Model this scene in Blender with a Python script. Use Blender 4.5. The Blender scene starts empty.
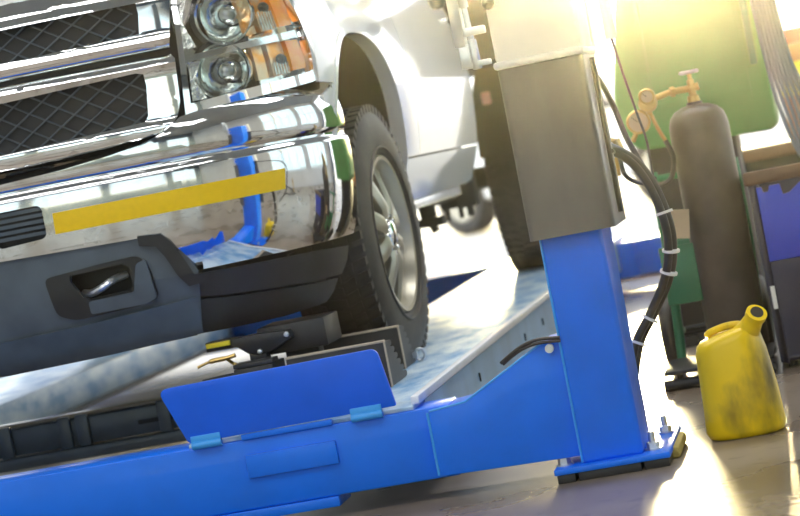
import bpy, bmesh, math, random
from mathutils import Vector, Matrix
random.seed(7)
scene = bpy.context.scene
col = scene.collection
PI = math.pi

# ------------------------------------------------------------------ materials
def mat(name, color, rough=0.5, metal=0.0, var=0.0, vscale=6.0, color2=None, bump=0.0, bscale=40.0,
        coat=0.0, spec=0.5, stretch=None, trans=0.0, rvar=0.0, lo=0.35, hi=0.7):
    m = bpy.data.materials.new(name); m.use_nodes = True
    nt = m.node_tree; b = nt.nodes['Principled BSDF']
    b.inputs['Base Color'].default_value = (*color, 1); b.inputs['Roughness'].default_value = rough
    b.inputs['Metallic'].default_value = metal; b.inputs['Coat Weight'].default_value = coat
    b.inputs['Coat Roughness'].default_value = 0.05
    b.inputs['Specular IOR Level'].default_value = spec
    b.inputs['Transmission Weight'].default_value = trans
    tc = nt.nodes.new('ShaderNodeTexCoord'); mp = nt.nodes.new('ShaderNodeMapping')
    nt.links.new(tc.outputs['Object'], mp.inputs['Vector'])
    if stretch: mp.inputs['Scale'].default_value = stretch
    n = nt.nodes.new('ShaderNodeTexNoise'); n.inputs['Scale'].default_value = vscale; n.inputs['Detail'].default_value = 6
    nt.links.new(mp.outputs['Vector'], n.inputs['Vector'])
    if color2 is not None or var > 0:
        c2 = color2 if color2 is not None else tuple(c * (1 - var) for c in color)
        r = nt.nodes.new('ShaderNodeValToRGB')
        r.color_ramp.elements[0].position = lo; r.color_ramp.elements[1].position = hi
        r.color_ramp.elements[0].color = (*color, 1); r.color_ramp.elements[1].color = (*c2, 1)
        nt.links.new(n.outputs['Fac'], r.inputs['Fac']); nt.links.new(r.outputs['Color'], b.inputs['Base Color'])
    if rvar > 0:
        mr = nt.nodes.new('ShaderNodeMapRange'); mr.inputs['To Min'].default_value = max(0.02, rough - rvar)
        mr.inputs['To Max'].default_value = rough + rvar
        nt.links.new(n.outputs['Fac'], mr.inputs['Value']); nt.links.new(mr.outputs['Result'], b.inputs['Roughness'])
    if bump > 0:
        n2 = nt.nodes.new('ShaderNodeTexNoise'); n2.inputs['Scale'].default_value = bscale; n2.inputs['Detail'].default_value = 4
        nt.links.new(mp.outputs['Vector'], n2.inputs['Vector'])
        bp = nt.nodes.new('ShaderNodeBump'); bp.inputs['Strength'].default_value = bump; bp.inputs['Distance'].default_value = 0.01
        nt.links.new(n2.outputs['Fac'], bp.inputs['Height']); nt.links.new(bp.outputs['Normal'], b.inputs['Normal'])
    return m

M = {}
M['blue'] = mat('blue_paint', (0.0, 0.18, 0.98), 0.34, var=0.10, vscale=9, coat=0.12, rvar=0.06, spec=0.35)
M['blue_plate'] = mat('blue_plate_paint', (0.0, 0.13, 0.95), 0.38, var=0.10, vscale=9, coat=0.05, spec=0.35)
M['blue_edge'] = mat('light_blue_highlight', (0.04, 0.36, 0.95), 0.35)  # lighter blue: painted highlights on lift edges, also hinges and ramp flange
M['runway'] = mat('worn_runway', (0.60, 0.74, 0.86), 0.36, 0.2, color2=(0.16, 0.37, 0.64), lo=.40, hi=.64, vscale=13, rvar=0.12, bump=0.25, bscale=160, stretch=(1, .35, 1))
M['runway_side'] = mat('runway_side', (0.22, 0.44, 0.70), 0.38, 0.1, var=0.3, vscale=5)
M['bare'] = mat('bare_steel', (0.75, 0.79, 0.82), 0.28, 0.9, var=0.25, vscale=14)
M['rail'] = mat('galvanised_rail', (0.86, 0.89, 0.92), 0.35, 0.2, var=0.12, vscale=14)
M['cover'] = mat('cover_grey', (0.085, 0.085, 0.08), 0.42, color2=(0.15, 0.145, 0.13), vscale=6, stretch=(1, 1, .4), bump=0.05, coat=0.15)
M['pale_case'] = mat('pale_casing', (0.82, 0.80, 0.72), 0.4, var=0.08)
M['chrome'] = mat('chrome', (0.86, 0.88, 0.90), 0.035, 1.0)
M['chrome_dusty'] = mat('chrome_dusty', (0.80, 0.82, 0.84), 0.06, 1.0, var=0.12, vscale=30)
M['white_paint'] = mat('white_car_paint', (0.80, 0.82, 0.80), 0.25, coat=0.8)
M['black_plastic'] = mat('black_plastic', (0.016, 0.018, 0.022), 0.40, var=0.3, vscale=12, bump=0.06, bscale=220)
M['grey_plastic'] = mat('grey_plastic', (0.085, 0.115, 0.150), 0.32, var=0.3, vscale=10)
M['mesh_dark'] = mat('grille_dark', (0.008, 0.010, 0.014), 0.5)
M['mesh_bar'] = mat('grille_bar', (0.10, 0.12, 0.15), 0.35, 0.6)
M['dark'] = mat('dark_steel', (0.022, 0.024, 0.028), 0.5, 0.3, var=0.4)
M['liner'] = mat('wheel_liner', (0.035, 0.033, 0.028), 0.75, bump=0.1, bscale=60)
M['rubber'] = mat('tyre_rubber', (0.022, 0.022, 0.022), 0.55, color2=(0.055, 0.05, 0.044), vscale=10, bump=0.08, bscale=90)
M['rubber_block'] = mat('rubber_block', (0.010, 0.010, 0.011), 0.45, color2=(0.028, 0.027, 0.025), vscale=14)
M['tan_edge'] = mat('worn_rubber_edge', (0.42, 0.35, 0.27), 0.7)
M['rim'] = mat('rim_alloy', (0.50, 0.48, 0.40), 0.36, 0.7, var=0.1)
M['rim_dark'] = mat('rim_dark_metal', (0.05, 0.05, 0.045), 0.6, 0.3)  # even dark tone for the brake discs and turn bulbs
M['amber'] = mat('amber_reflector', (1.0, 0.27, 0.0), 0.22, 0.0, color2=(1.0, 0.40, 0.01), vscale=30, coat=0.6)
M['amber_pale'] = mat('amber_clear', (0.72, 0.55, 0.36), 0.15, 0.5, color2=(0.92, 0.36, 0.05), vscale=16, lo=.45, hi=.6)
M['reflector'] = mat('lamp_reflector', (0.82, 0.85, 0.84), 0.10, 1.0, bump=0.12, bscale=35)
M['facet'] = mat('lamp_facets', (0.75, 0.78, 0.77), 0.16, 1.0, bump=0.6, bscale=55)
M['tape'] = mat('yellow_tape', (1.0, 0.66, 0.0), 0.38, var=0.06, vscale=60)
M['yellow_plastic'] = mat('yellow_plastic', (0.95, 0.66, 0.0), 0.40, color2=(0.20, 0.14, 0.015), vscale=9, stretch=(1, 1, .45), lo=0.50, hi=0.72, bump=0.1, bscale=25)
M['dark_brown'] = mat('matte_dark_brown', (0.05, 0.04, 0.03), 0.8)  # plain dark brown for the spout mouth and gauge needles
M['yellow_tag'] = mat('yellow_tag', (0.85, 0.70, 0.02), 0.45)
M['brass'] = mat('brass', (0.62, 0.44, 0.16), 0.28, 0.9, var=0.25)
M['hose'] = mat('hose_black', (0.018, 0.018, 0.020), 0.35)
M['tie'] = mat('white_tie', (0.80, 0.80, 0.76), 0.5)
M['green'] = mat('green_paint', (0.02, 0.20, 0.085), 0.4, var=0.25, vscale=5, coat=0.2)
M['green_cab'] = mat('green_cabinet', (0.11, 0.36, 0.09), 0.45, var=0.2, vscale=4)
M['cyl'] = mat('cylinder_paint', (0.050, 0.040, 0.036), 0.34, color2=(0.095, 0.075, 0.065), vscale=8, bump=0.05, bscale=60)
M['bin'] = mat('bin_blue', (0.03, 0.07, 0.62), 0.4, var=0.2)
M['bin_dark'] = mat('bin_dark', (0.035, 0.035, 0.06), 0.5)
M['wood'] = mat('bench_brown', (0.20, 0.11, 0.06), 0.5, var=0.4, vscale=5)
M['tan'] = mat('tan_card', (0.55, 0.43, 0.28), 0.7, var=0.2)
M['red'] = mat('red_paint', (0.55, 0.05, 0.02), 0.35)
M['cable_grey'] = mat('cable_grey', (0.20, 0.23, 0.30), 0.5)
M['foam'] = mat('yellow_foam', (0.45, 0.36, 0.10), 0.9, bump=0.5, bscale=120)
M['wall_slate'] = mat('wall_slate', (0.11, 0.16, 0.23), 0.6, var=0.3, vscale=1.2)
M['wall'] = mat('wall_white', (0.74, 0.76, 0.77), 0.7, var=0.06, vscale=2)
M['ceil'] = mat('ceiling_grey', (0.34, 0.37, 0.41), 0.8, var=0.08)
M['asphalt'] = mat('yard_concrete', (0.62, 0.60, 0.56), 0.8, var=0.15, vscale=1.2)
M['car_white'] = mat('parked_paint', (0.80, 0.81, 0.82), 0.3, coat=0.5)
M['rust'] = mat('rust_orange', (0.55, 0.20, 0.05), 0.6)
M['tail'] = mat('tail_lens', (0.65, 0.35, 0.33), 0.25, coat=0.5)

def floor_material():
    m = bpy.data.materials.new('polished_concrete'); m.use_nodes = True
    nt = m.node_tree; b = nt.nodes['Principled BSDF']; L = nt.links
    tc = nt.nodes.new('ShaderNodeTexCoord')
    n1 = nt.nodes.new('ShaderNodeTexNoise'); n1.inputs['Scale'].default_value = 1.6; n1.inputs['Detail'].default_value = 8
    n2 = nt.nodes.new('ShaderNodeTexNoise'); n2.inputs['Scale'].default_value = 18; n2.inputs['Detail'].default_value = 8
    L.new(tc.outputs['Object'], n1.inputs['Vector']); L.new(tc.outputs['Object'], n2.inputs['Vector'])
    r = nt.nodes.new('ShaderNodeValToRGB')
    r.color_ramp.elements[0].position = .35; r.color_ramp.elements[1].position = .68
    r.color_ramp.elements[0].color = (0.165, 0.125, 0.09, 1); r.color_ramp.elements[1].color = (0.33, 0.275, 0.22, 1)
    L.new(n1.outputs['Fac'], r.inputs['Fac'])
    r2 = nt.nodes.new('ShaderNodeValToRGB')
    r2.color_ramp.elements[0].position = .30; r2.color_ramp.elements[1].position = .42
    r2.color_ramp.elements[0].color = (0.45, 0.42, 0.4, 1); r2.color_ramp.elements[1].color = (1, 1, 1, 1)
    L.new(n2.outputs['Fac'], r2.inputs['Fac'])
    mx = nt.nodes.new('ShaderNodeMix'); mx.data_type = 'RGBA'; mx.blend_type = 'MULTIPLY'; mx.inputs[0].default_value = 0.6
    L.new(r.outputs['Color'], mx.inputs[6]); L.new(r2.outputs['Color'], mx.inputs[7])
    L.new(mx.outputs[2], b.inputs['Base Color'])
    mr = nt.nodes.new('ShaderNodeMapRange'); mr.inputs['To Min'].default_value = 0.18; mr.inputs['To Max'].default_value = 0.40
    L.new(n1.outputs['Fac'], mr.inputs['Value']); L.new(mr.outputs['Result'], b.inputs['Roughness'])
    bp = nt.nodes.new('ShaderNodeBump'); bp.inputs['Strength'].default_value = 0.12; bp.inputs['Distance'].default_value = 0.004
    L.new(n2.outputs['Fac'], bp.inputs['Height']); L.new(bp.outputs['Normal'], b.inputs['Normal'])
    return m
M['floor'] = floor_material()

def lens_material(name, tint):
    m = bpy.data.materials.new(name); m.use_nodes = True
    nt = m.node_tree; nt.nodes.clear()
    out = nt.nodes.new('ShaderNodeOutputMaterial'); mix = nt.nodes.new('ShaderNodeMixShader')
    t = nt.nodes.new('ShaderNodeBsdfTransparent'); t.inputs['Color'].default_value = (*tint, 1)
    g = nt.nodes.new('ShaderNodeBsdfGlossy'); g.inputs['Roughness'].default_value = 0.03
    lw = nt.nodes.new('ShaderNodeLayerWeight'); pw = nt.nodes.new('ShaderNodeMath'); pw.operation = 'POWER'; pw.inputs[1].default_value = 4
    mr = nt.nodes.new('ShaderNodeMapRange'); mr.inputs['To Min'].default_value = 0.03; mr.inputs['To Max'].default_value = 0.5
    nt.links.new(lw.outputs['Facing'], pw.inputs[0]); nt.links.new(pw.outputs[0], mr.inputs['Value'])
    nt.links.new(mr.outputs['Result'], mix.inputs[0]); nt.links.new(t.outputs[0], mix.inputs[1]); nt.links.new(g.outputs[0], mix.inputs[2])
    nt.links.new(mix.outputs[0], out.inputs['Surface'])
    return m
M['lens'] = lens_material('clear_lens', (0.97, 0.98, 0.97))
M['glass'] = lens_material('window_glass', (0.75, 0.82, 0.82))

def emit_material(name, color, strength):
    m = bpy.data.materials.new(name); m.use_nodes = True
    b = m.node_tree.nodes['Principled BSDF']
    b.inputs['Base Color'].default_value = (0.8, 0.8, 0.8, 1)
    b.inputs['Emission Color'].default_value = (*color, 1); b.inputs['Emission Strength'].default_value = strength
    return m
M['tube_light'] = emit_material('lit_tube', (1.0, 0.98, 0.94), 6.0)

# ------------------------------------------------------------------ mesh helpers
class MB:
    def __init__(self): self.v = []; self.f = []
    def add(self, vs, fs):
        o = len(self.v); self.v += [tuple(p) for p in vs]; self.f += [tuple(i + o for i in q) for q in fs]; return self
    def box(self, x0, x1, y0, y1, z0, z1, rot=None, piv=None):
        vs = [Vector((x, y, z)) for z in (z0, z1) for y in (y0, y1) for x in (x0, x1)]
        if rot is not None:
            c = Vector(piv) if piv else Vector(((x0+x1)/2, (y0+y1)/2, (z0+z1)/2))
            vs = [rot @ (p - c) + c for p in vs]
        return self.add(vs, [(0, 2, 3, 1), (4, 5, 7, 6), (0, 1, 5, 4), (2, 6, 7, 3), (0, 4, 6, 2), (1, 3, 7, 5)])
    def tube(self, path, rad, n=12, cap=True):
        path = [Vector(p) for p in path]
        if not isinstance(rad, (list, tuple)): rad = [rad] * len(path)
        up = None; rings = []
        for i, p in enumerate(path):
            t = (path[min(i + 1, len(path) - 1)] - path[max(i - 1, 0)]).normalized()
            if up is None:
                a = Vector((0, 0, 1)) if abs(t.z) < 0.9 else Vector((1, 0, 0)); up = a
            u = (up - t * up.dot(t)).normalized(); w = t.cross(u); up = u
            rings.append([p + (u * math.cos(2*PI*k/n) + w * math.sin(2*PI*k/n)) * rad[i] for k in range(n)])
        vs = [q for r in rings for q in r]; fs = []
        for i in range(len(rings) - 1):
            for k in range(n):
                fs.append((i*n + k, i*n + (k+1) % n, (i+1)*n + (k+1) % n, (i+1)*n + k))
        if cap:
            fs.append(tuple(range(n))[::-1]); fs.append(tuple((len(rings)-1)*n + k for k in range(n)))
        return self.add(vs, fs)
    def lathe(self, prof, axis='Z', c=(0, 0, 0), n=48, closed=False, a0=0, a1=2*PI):
        """prof: list of (radius, height along axis)."""
        full = abs(a1 - a0 - 2*PI) < 1e-6
        m = n if full else n + 1; vs = []
        for k in range(m):
            a = a0 + (a1 - a0) * k / n; ca, sa = math.cos(a), math.sin(a)
            for r, h in prof:
                if axis == 'Z': p = (r*ca, r*sa, h)
                elif axis == 'X': p = (h, r*ca, r*sa)
                else: p = (r*ca, h, r*sa)
                vs.append((p[0]+c[0], p[1]+c[1], p[2]+c[2]))
        P = len(prof); fs = []
        for k in range(n):
            k2 = (k + 1) % m
            for j in range(P if closed else P - 1):
                j2 = (j + 1) % P
                fs.append((k*P + j, k2*P + j, k2*P + j2, k*P + j2))
        return self.add(vs, fs)
    def prism(self, poly, axis, a, b):
        """extrude a 2D polygon along an axis; poly in the two other axes in xyz order."""
        def P(u, v, w):
            return {'X': (w, u, v), 'Y': (u, w, v), 'Z': (u, v, w)}[axis]
        n = len(poly)
        vs = [P(u, v, a) for u, v in poly] + [P(u, v, b) for u, v in poly]
        fs = [tuple(range(n))[::-1], tuple(range(n, 2*n))] + [(i, (i+1) % n, n + (i+1) % n, n + i) for i in range(n)]
        return self.add(vs, fs)
    def build(self, name, m, parent=None, bevel=0.0, segs=2, smooth=35, origin=None):
        me = bpy.data.meshes.new(name)
        bm = bmesh.new()
        vv = [bm.verts.new(p) for p in self.v]
        for q in self.f:
            try: bm.faces.new([vv[i] for i in q])
            except ValueError: pass
        bmesh.ops.remove_doubles(bm, verts=bm.verts, dist=1e-5)
        bmesh.ops.recalc_face_normals(bm, faces=bm.faces)
        if bevel > 0:
            es = [e for e in bm.edges if len(e.link_faces) == 2 and e.calc_face_angle(0) > math.radians(30)]
            bmesh.ops.bevel(bm, geom=es, offset=bevel, segments=segs, profile=0.5, affect='EDGES', clamp_overlap=True)
        bm.to_mesh(me); bm.free()
        me.shade_smooth(); me.set_sharp_from_angle(angle=math.radians(smooth))
        o = bpy.data.objects.new(name, me); col.objects.link(o); me.materials.append(m)
        if parent is not None: place(o, parent)
        elif origin is not None:
            me.transform(Matrix.Translation(-Vector(origin))); o.location = origin
        return o

def world_loc(o):
    l = Vector(o.location)
    while o.parent: o = o.parent; l = l + Vector(o.location)
    return l
def place(o, parent):
    """parent o, built in world coordinates, keeping it where it is (parents are only translated)."""
    o.parent = parent; o.location = -world_loc(parent)
def tag(o, label=None, cat=None, group=None, kind=None):
    if label: o['label'] = label
    if cat: o['category'] = cat
    if group: o['group'] = group
    if kind: o['kind'] = kind
    return o
def thing(name, loc, label, cat, group=None):
    o = bpy.data.objects.new(name, None); o.location = loc; o.empty_display_size = 0.1; col.objects.link(o)
    return tag(o, label, cat, group)
def structure(o): o['kind'] = 'structure'; return o
def spline(pts, n=8):
    pts = [Vector(p) for p in pts]; out = []
    for i in range(len(pts) - 1):
        p0 = pts[max(i-1, 0)]; p1 = pts[i]; p2 = pts[i+1]; p3 = pts[min(i+2, len(pts)-1)]
        for k in range(n):
            t = k / n
            out.append(0.5*((2*p1) + (p2-p0)*t + (2*p0-5*p1+4*p2-p3)*t*t + (3*p1-p0-3*p2+p3)*t**3))
    out.append(pts[-1]); return out
def rounded(poly, r, n=4):
    """round all corners of a 2D polygon by radius r (a number or one per corner)."""
    out = []; N = len(poly)
    for i in range(N):
        p = Vector(poly[i]); a = Vector(poly[i-1]); b = Vector(poly[(i+1) % N]); rr = r[i] if isinstance(r, (list, tuple)) else r
        if rr <= 0: out.append(tuple(p)); continue
        rr = min(rr, (a-p).length*0.45, (b-p).length*0.45)
        s = p + (a-p).normalized()*rr; e = p + (b-p).normalized()*rr
        for k in range(n + 1):
            t = k / n; out.append(tuple(s*(1-t)**2 + p*2*t*(1-t) + e*t*t))
    return out

# ------------------------------------------------------------------ curved body panels
CX = -2.40
class Plan:
    """smooth plan curve of a vehicle face, addressed by length along it."""
    def __init__(self, pts, prof, mirror=False):
        self.pts = [Vector(p) for p in pts]; self.s = [pts[0][0]]; self.prof = prof
        for a, b in zip(self.pts, self.pts[1:]): self.s.append(self.s[-1] + (b-a).length)
        self.dense = []
        P = self.pts; S = self.s
        tang = []
        for i in range(len(P)):
            a = max(i-1, 0); b = min(i+1, len(P)-1); tang.append((P[b]-P[a]) / (S[b]-S[a]))
        self.t = tang
    def at(self, s):
        S = self.s; i = 0
        if s < S[0]: return self.pts[0] + self.t[0]*(s-S[0]), self.t[0].normalized()
        while i < len(S)-2 and s > S[i+1]: i += 1
        h = S[i+1]-S[i]; u = min(max((s-S[i])/h, 0), 1.0)
        p0, p1, m0, m1 = self.pts[i], self.pts[i+1], self.t[i]*h, self.t[i+1]*h
        p = p0*(2*u**3-3*u*u+1) + m0*(u**3-2*u*u+u) + p1*(-2*u**3+3*u*u) + m1*(u**3-u*u)
        d = p0*(6*u*u-6*u) + m0*(3*u*u-4*u+1) + p1*(-6*u*u+6*u) + m1*(3*u*u-2*u)
        return p, d.normalized()
    def map(self, s, z, d=0.0):
        p, t = self.at(s); n = Vector((t.y, -t.x)); q = p + n*(self.prof(z, s) - d)
        return (q.x + CX, q.y, z)
def lerp_table(tab):
    def f(z, s=None):
        if z <= tab[0][0]: return tab[0][1]
        for (a, b), (c, e) in zip(tab, tab[1:]):
            if z <= c: return b + (e-b)*(z-a)/(c-a)
        return tab[-1][1]
    return f
def panel2d(outline, holes=(), ds=0.03, dz=0.03, cuts=()):
    bm = bmesh.new()
    for loop in [outline] + list(holes):
        vs = [bm.verts.new((p[0], 0, p[1])) for p in loop]
        for i in range(len(vs)): bm.edges.new((vs[i], vs[(i+1) % len(vs)]))
    bmesh.ops.triangle_fill(bm, edges=bm.edges[:], use_beauty=True, use_dissolve=False)
    ss = [p[0] for p in outline]; zs = [p[1] for p in outline]
    k = math.ceil(min(ss)/ds)
    while k*ds < max(ss):
        bmesh.ops.bisect_plane(bm, geom=bm.verts[:]+bm.edges[:]+bm.faces[:], plane_co=(k*ds, 0, 0), plane_no=(1, 0, 0)); k += 1
    k = math.ceil(min(zs)/dz)
    while k*dz < max(zs):
        bmesh.ops.bisect_plane(bm, geom=bm.verts[:]+bm.edges[:]+bm.faces[:], plane_co=(0, 0, k*dz), plane_no=(0, 0, 1)); k += 1
    for z in cuts:
        if min(zs) < z < max(zs):
            bmesh.ops.bisect_plane(bm, geom=bm.verts[:]+bm.edges[:]+bm.faces[:], plane_co=(0, 0, z), plane_no=(0, 0, 1))
    bm.normal_update()
    bm.verts.index_update()
    V = [(v.co.x, v.co.z) for v in bm.verts]
    Fc = []
    for f in bm.faces:
        idx = [v.index for v in f.verts]
        if f.normal.y > 0: idx.reverse()
        Fc.append(tuple(idx))
    Bd = []
    for e in bm.edges:
        if len(e.link_faces) == 1: Bd.append((e.verts[0].index, e.verts[1].index))
    bm.free()
    return V, Fc, Bd
def panel(mb, plan, outline, holes=(), d0=0.0, th=0.01, ds=0.03, dz=0.03, cuts=()):
    V, Fc, Bd = panel2d(outline, holes, ds, dz, cuts); n = len(V)
    vs = [plan.map(s, z, d0) for s, z in V] + [plan.map(s, z, d0+th) for s, z in V]
    fs = list(Fc) + [tuple(i+n for i in reversed(f)) for f in Fc] + [(a, b, b+n, a+n) for a, b in Bd]
    return mb.add(vs, fs)

body_prof = lerp_table([(0.66, -.085), (0.74, -.055), (0.85, -.012), (0.95, 0.0), (1.10, .010), (1.22, .003), (1.35, -.022), (1.46, -.055), (1.56, -.10), (1.62, -.16)])
def bprof(z, s=None):
    tot = 0                                            # smoothed
    for k in range(-3, 4): tot += body_prof(z + k*.012)
    return tot/7
FACE = Plan([(-1.0, 7.2), (-.985, 7.0), (-.94, 6.83), (-.86, 6.71), (-.75, 6.62), (-.6, 6.56), (-.3, 6.51), (0, 6.50), (.3, 6.51), (.6, 6.56), (.75, 6.62), (.86, 6.71), (.94, 6.83), (.985, 7.0), (1.0, 7.2), (1.0, 7.6), (1.0, 8.2), (1.0, 9.0), (1.0, 9.8)], bprof)
# shift so that arc length matches (s = tx near the centre)
off = FACE.s[7] - 0.0004
FACE.s = [a - off for a in FACE.s]
SIDE0 = FACE.s[14]                                     # s where the straight side starts (Y = 7.2)
def sY(Y): return SIDE0 + (Y - 7.2)
BT = [(.64, -.05), (.66, -.041), (.68, -.031), (.70, -.023), (.73, -.014), (.76, -.0075), (.80, -.0015), (.84, .0022), (.88, .004), (.92, .0045), (.95, .004), (.958, .0025), (.963, -.001), (.967, -.006), (.972, -.0085), (.978, -.0085), (.983, -.005), (.988, -.002), (.996, -.0005), (1.01, .001), (1.03, .001), (1.05, -.001), (1.065, -.004), (1.08, -.009), (1.09, -.0145), (1.10, -.022), (1.108, -.032), (1.115, -.045), (1.122, -.064), (1.13, -.09)]
bump_prof = lerp_table(BT); BZ = [b[0] for b in BT]
BUMP = Plan([(-1.0, 7.15), (-.985, 6.95), (-.955, 6.81), (-.90, 6.70), (-.82, 6.61), (-.72, 6.54), (-.6, 6.49), (-.4, 6.445), (-.2, 6.425), (0, 6.42), (.2, 6.425), (.4, 6.445), (.6, 6.49), (.72, 6.54), (.82, 6.61), (.90, 6.70), (.955, 6.81), (.985, 6.95), (1.0, 7.15)], bump_prof)
off = BUMP.s[9]
BUMP.s = [a - off for a in BUMP.s]
flat_prof = lambda z, s=None: 0.0
VAL = Plan([(p.x, p.y) for p in BUMP.pts], lerp_table([(.44, -.10), (.50, -.05), (.58, -.02), (.66, -.005), (.80, 0)]))
VAL.s = list(BUMP.s)

# ================================================================== setting
structure(MB().box(-9, 6, -6, 15, -0.2, 0).build('floor', M['floor']))
structure(MB().box(-40, 40, 15.0, 90, -0.2, -0.005).build('ground', M['asphalt']))
structure(MB().box(-9, 6, -6, 15, 5.0, 5.2).build('ceiling', M['ceil']))
structure(MB().box(-9.25, -9, -6, 15, 0, 5).build('wall_left', M['wall']))
wr = MB(); wr.box(6, 6.25, -6, 15, 0, .6); wr.box(6, 6.25, -6, 15, 4.2, 5)
for y0, y1 in ((-6, 4.8), (9.2, 9.8), (14.2, 15)): wr.box(6, 6.25, y0, y1, .6, 4.2)
structure(wr.build('wall_right', M['wall']))
for i, (y0, y1) in enumerate(((4.8, 9.2), (9.8, 14.2))):  # window bays added out of view to brighten the truck's side
    f = MB()
    f.box(6.08, 6.18, y0, y1, .6, .66).box(6.08, 6.18, y0, y1, 4.14, 4.2).box(6.08, 6.18, y0, y0+.06, .66, 4.14).box(6.08, 6.18, y1-.06, y1, .66, 4.14)
    for q in (.25, .5, .75): f.box(6.08, 6.18, y0+(y1-y0)*q-.02, y0+(y1-y0)*q+.02, .66, 4.14)
    f.box(6.08, 6.18, y0+.06, y1-.06, 2.38, 2.42)
    fo = structure(f.build('window_%d' % (i+5), M['wall']))
    MB().box(6.12, 6.13, y0+.06, y1-.06, .66, 4.14).build('pane', M['glass'], fo)
wb = MB(); wb.box(-9, -8.2, 14.9, 15.2, 0, 5); wb.box(5.2, 6, 14.9, 15.2, 0, 5); wb.box(-8.2, 5.2, 14.9, 15.2, 4.4, 5)
structure(wb.build('wall_back', M['wall']))
wf = MB(); wf.box(-9, 6, -6.25, -6, 0, 1.0); wf.box(-9, 6, -6.25, -6, 3.6, 5)
for x0, x1 in ((-9, -8.4), (-5.4, -4.9), (-1.9, -1.4), (1.6, 2.1), (5.1, 6)): wf.box(x0, x1, -6.25, -6, 1.0, 3.6)
structure(wf.build('wall_front', M['wall_slate']))
for i, (x0, x1) in enumerate(((-8.4, -5.4), (-4.9, -1.9), (-1.4, 1.6), (2.1, 5.1))):
    f = MB()
    f.box(x0, x1, -6.2, -6.1, 1.0, 1.06).box(x0, x1, -6.2, -6.1, 3.54, 3.6).box(x0, x0+.06, -6.2, -6.1, 1.06, 3.54).box(x1-.06, x1, -6.2, -6.1, 1.06, 3.54)
    f.box((x0+x1)/2-.02, (x0+x1)/2+.02, -6.2, -6.1, 1.06, 3.54).box(x0+.06, x1-.06, -6.2, -6.1, 2.28, 2.32)
    fo = structure(f.build('window_%d' % (i+1), M['wall']))
    g = MB().box(x0+.06, x1-.06, -6.155, -6.145, 1.06, 3.54).build('pane', M['glass'], fo)
structure(MB().box(-9.0, -3.2, 13.36, 13.42, 0.0, 0.002).build('trim_1', M['red']))   # red floor marking line

# ceiling lights, all out of view; the rear row is added as fill
for i, (x, y) in enumerate([(-6, -2), (-2.5, -2), (1.0, -2), (-6, 3.0), (-2.5, 3.0), (1.0, 3.0), (-6, 9.0), (-2.5, 9.0), (1.0, 9.0)]):
    t = thing('ceiling_light', (x, y, 5.0), 'unseen white fluorescent batten light fixed to the workshop ceiling', 'light', 'ceiling batten lights')
    MB().box(x-.12, x+.12, y-.8, y+.8, 4.94, 5.0).build('housing', M['pale_case'], t, 0.008)
    for s in (-.06, .06):
        MB().tube([(x+s, y-.76, 4.915), (x+s, y+.76, 4.915)], .02, 10).build('tube', M['tube_light'], t)

# ================================================================== four-post lift
lift = thing('vehicle_lift', (-2.46, 5.9, 0), 'blue four-post vehicle lift carrying the white pickup truck', 'vehicle lift')
def post(x0, x1, y0, y1, z1, cover=False, px0=None):
    MB().box(x0, x1, y0, y1, 0.035, z1).build('post', M['blue'], lift, 0.012, 3)
# front beam
MB().box(-3.80, -1.06, 5.91, 6.07, 0.055, 0.236).build('crossbeam', M['blue'], lift, 0.006)
MB().box(-3.6, -1.38, 5.905, 6.05, 0.028, 0.054).build('beam_lip', M['blue'], lift, 0.003)
gus = [(-1.112, .062), (-.745, .055), (-.745, .352), (-.792, .350), (-1.012, .236), (-1.108, .228)]
MB().prism(gus, 'Y', 5.885, 6.06).build('beam_bracket', M['blue'], lift, 0.004)
MB().prism([(-3.81, .062), (-4.175, .055), (-4.175, .352), (-4.13, .35), (-3.90, .236), (-3.81, .228)], 'Y', 5.885, 6.06).build('beam_bracket', M['blue'], lift, 0.004)
MB().box(-1.60, -1.36, 5.898, 5.91, 0.136, 0.196).build('cover_plate', M['blue'], lift, 0.004)
for x in (-1.111, -3.809):
    MB().tube([(x, 5.886, .066), (x, 5.886, .226)], .0035, 8).build('edge_highlight', M['blue_edge'], lift)  # thin light blue strips that paint a highlight along the bracket edges
MB().tube([(-1.106, 5.887, .229), (-1.012, 5.887, .237), (-.793, 5.887, .350)], .003, 8).build('edge_highlight', M['blue_edge'], lift)
MB().tube([(-.748, 5.874, .04), (-.748, 5.874, 1.0)], .003, 8).build('edge_highlight', M['blue_edge'], lift)  # painted highlight strip up the post's left edge
# near right post, base, cover
post(-.750, -.594, 5.872, 6.12, 1.255)
post(-4.326, -4.17, 5.872, 6.12, 1.255)
for x0 in (-.818, -4.394):
    MB().box(x0, x0+.29, 5.835, 6.30, 0.022, 0.037).build('base_plate', M['blue'], lift, 0.003)
    g = MB()
    g.box(x0+.005, x0+.05, 5.84, 5.93, 0, .0215); g.box(x0+.058, x0+.215, 5.842, 6.0, 0, .0215); g.box(x0+.222, x0+.285, 5.845, 6.29, 0, .0215); g.box(x0+.02, x0+.21, 6.06, 6.28, 0, .0215)
    g.build('shim_pad', M['black_plastic'], lift, 0.002)
    for bx, by in ((x0+.022, 5.90), (x0+.245, 5.92), (x0+.258, 6.19), (x0+.03, 6.2)):
        b = MB(); b.lathe([(.0, .037), (.022, .037), (.022, .041), (0, .041)], 'Z', (bx, by, 0), 16)
        b.lathe([(.0, .041), (.0165, .041), (.0165, .056), (0, .056)], 'Z', (bx, by, 0), 6)
        b.lathe([(.0, .056), (.0085, .056), (.0085, .082), (0, .083)], 'Z', (bx, by, 0), 10)
        b.build('anchor_bolt', M['bare'], lift, 0, smooth=25)
MB().box(-.545, -.512, 5.95, 6.22, 0.0, 0.03, ).build('foam_packing', M['foam'], lift, 0.01)
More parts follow.
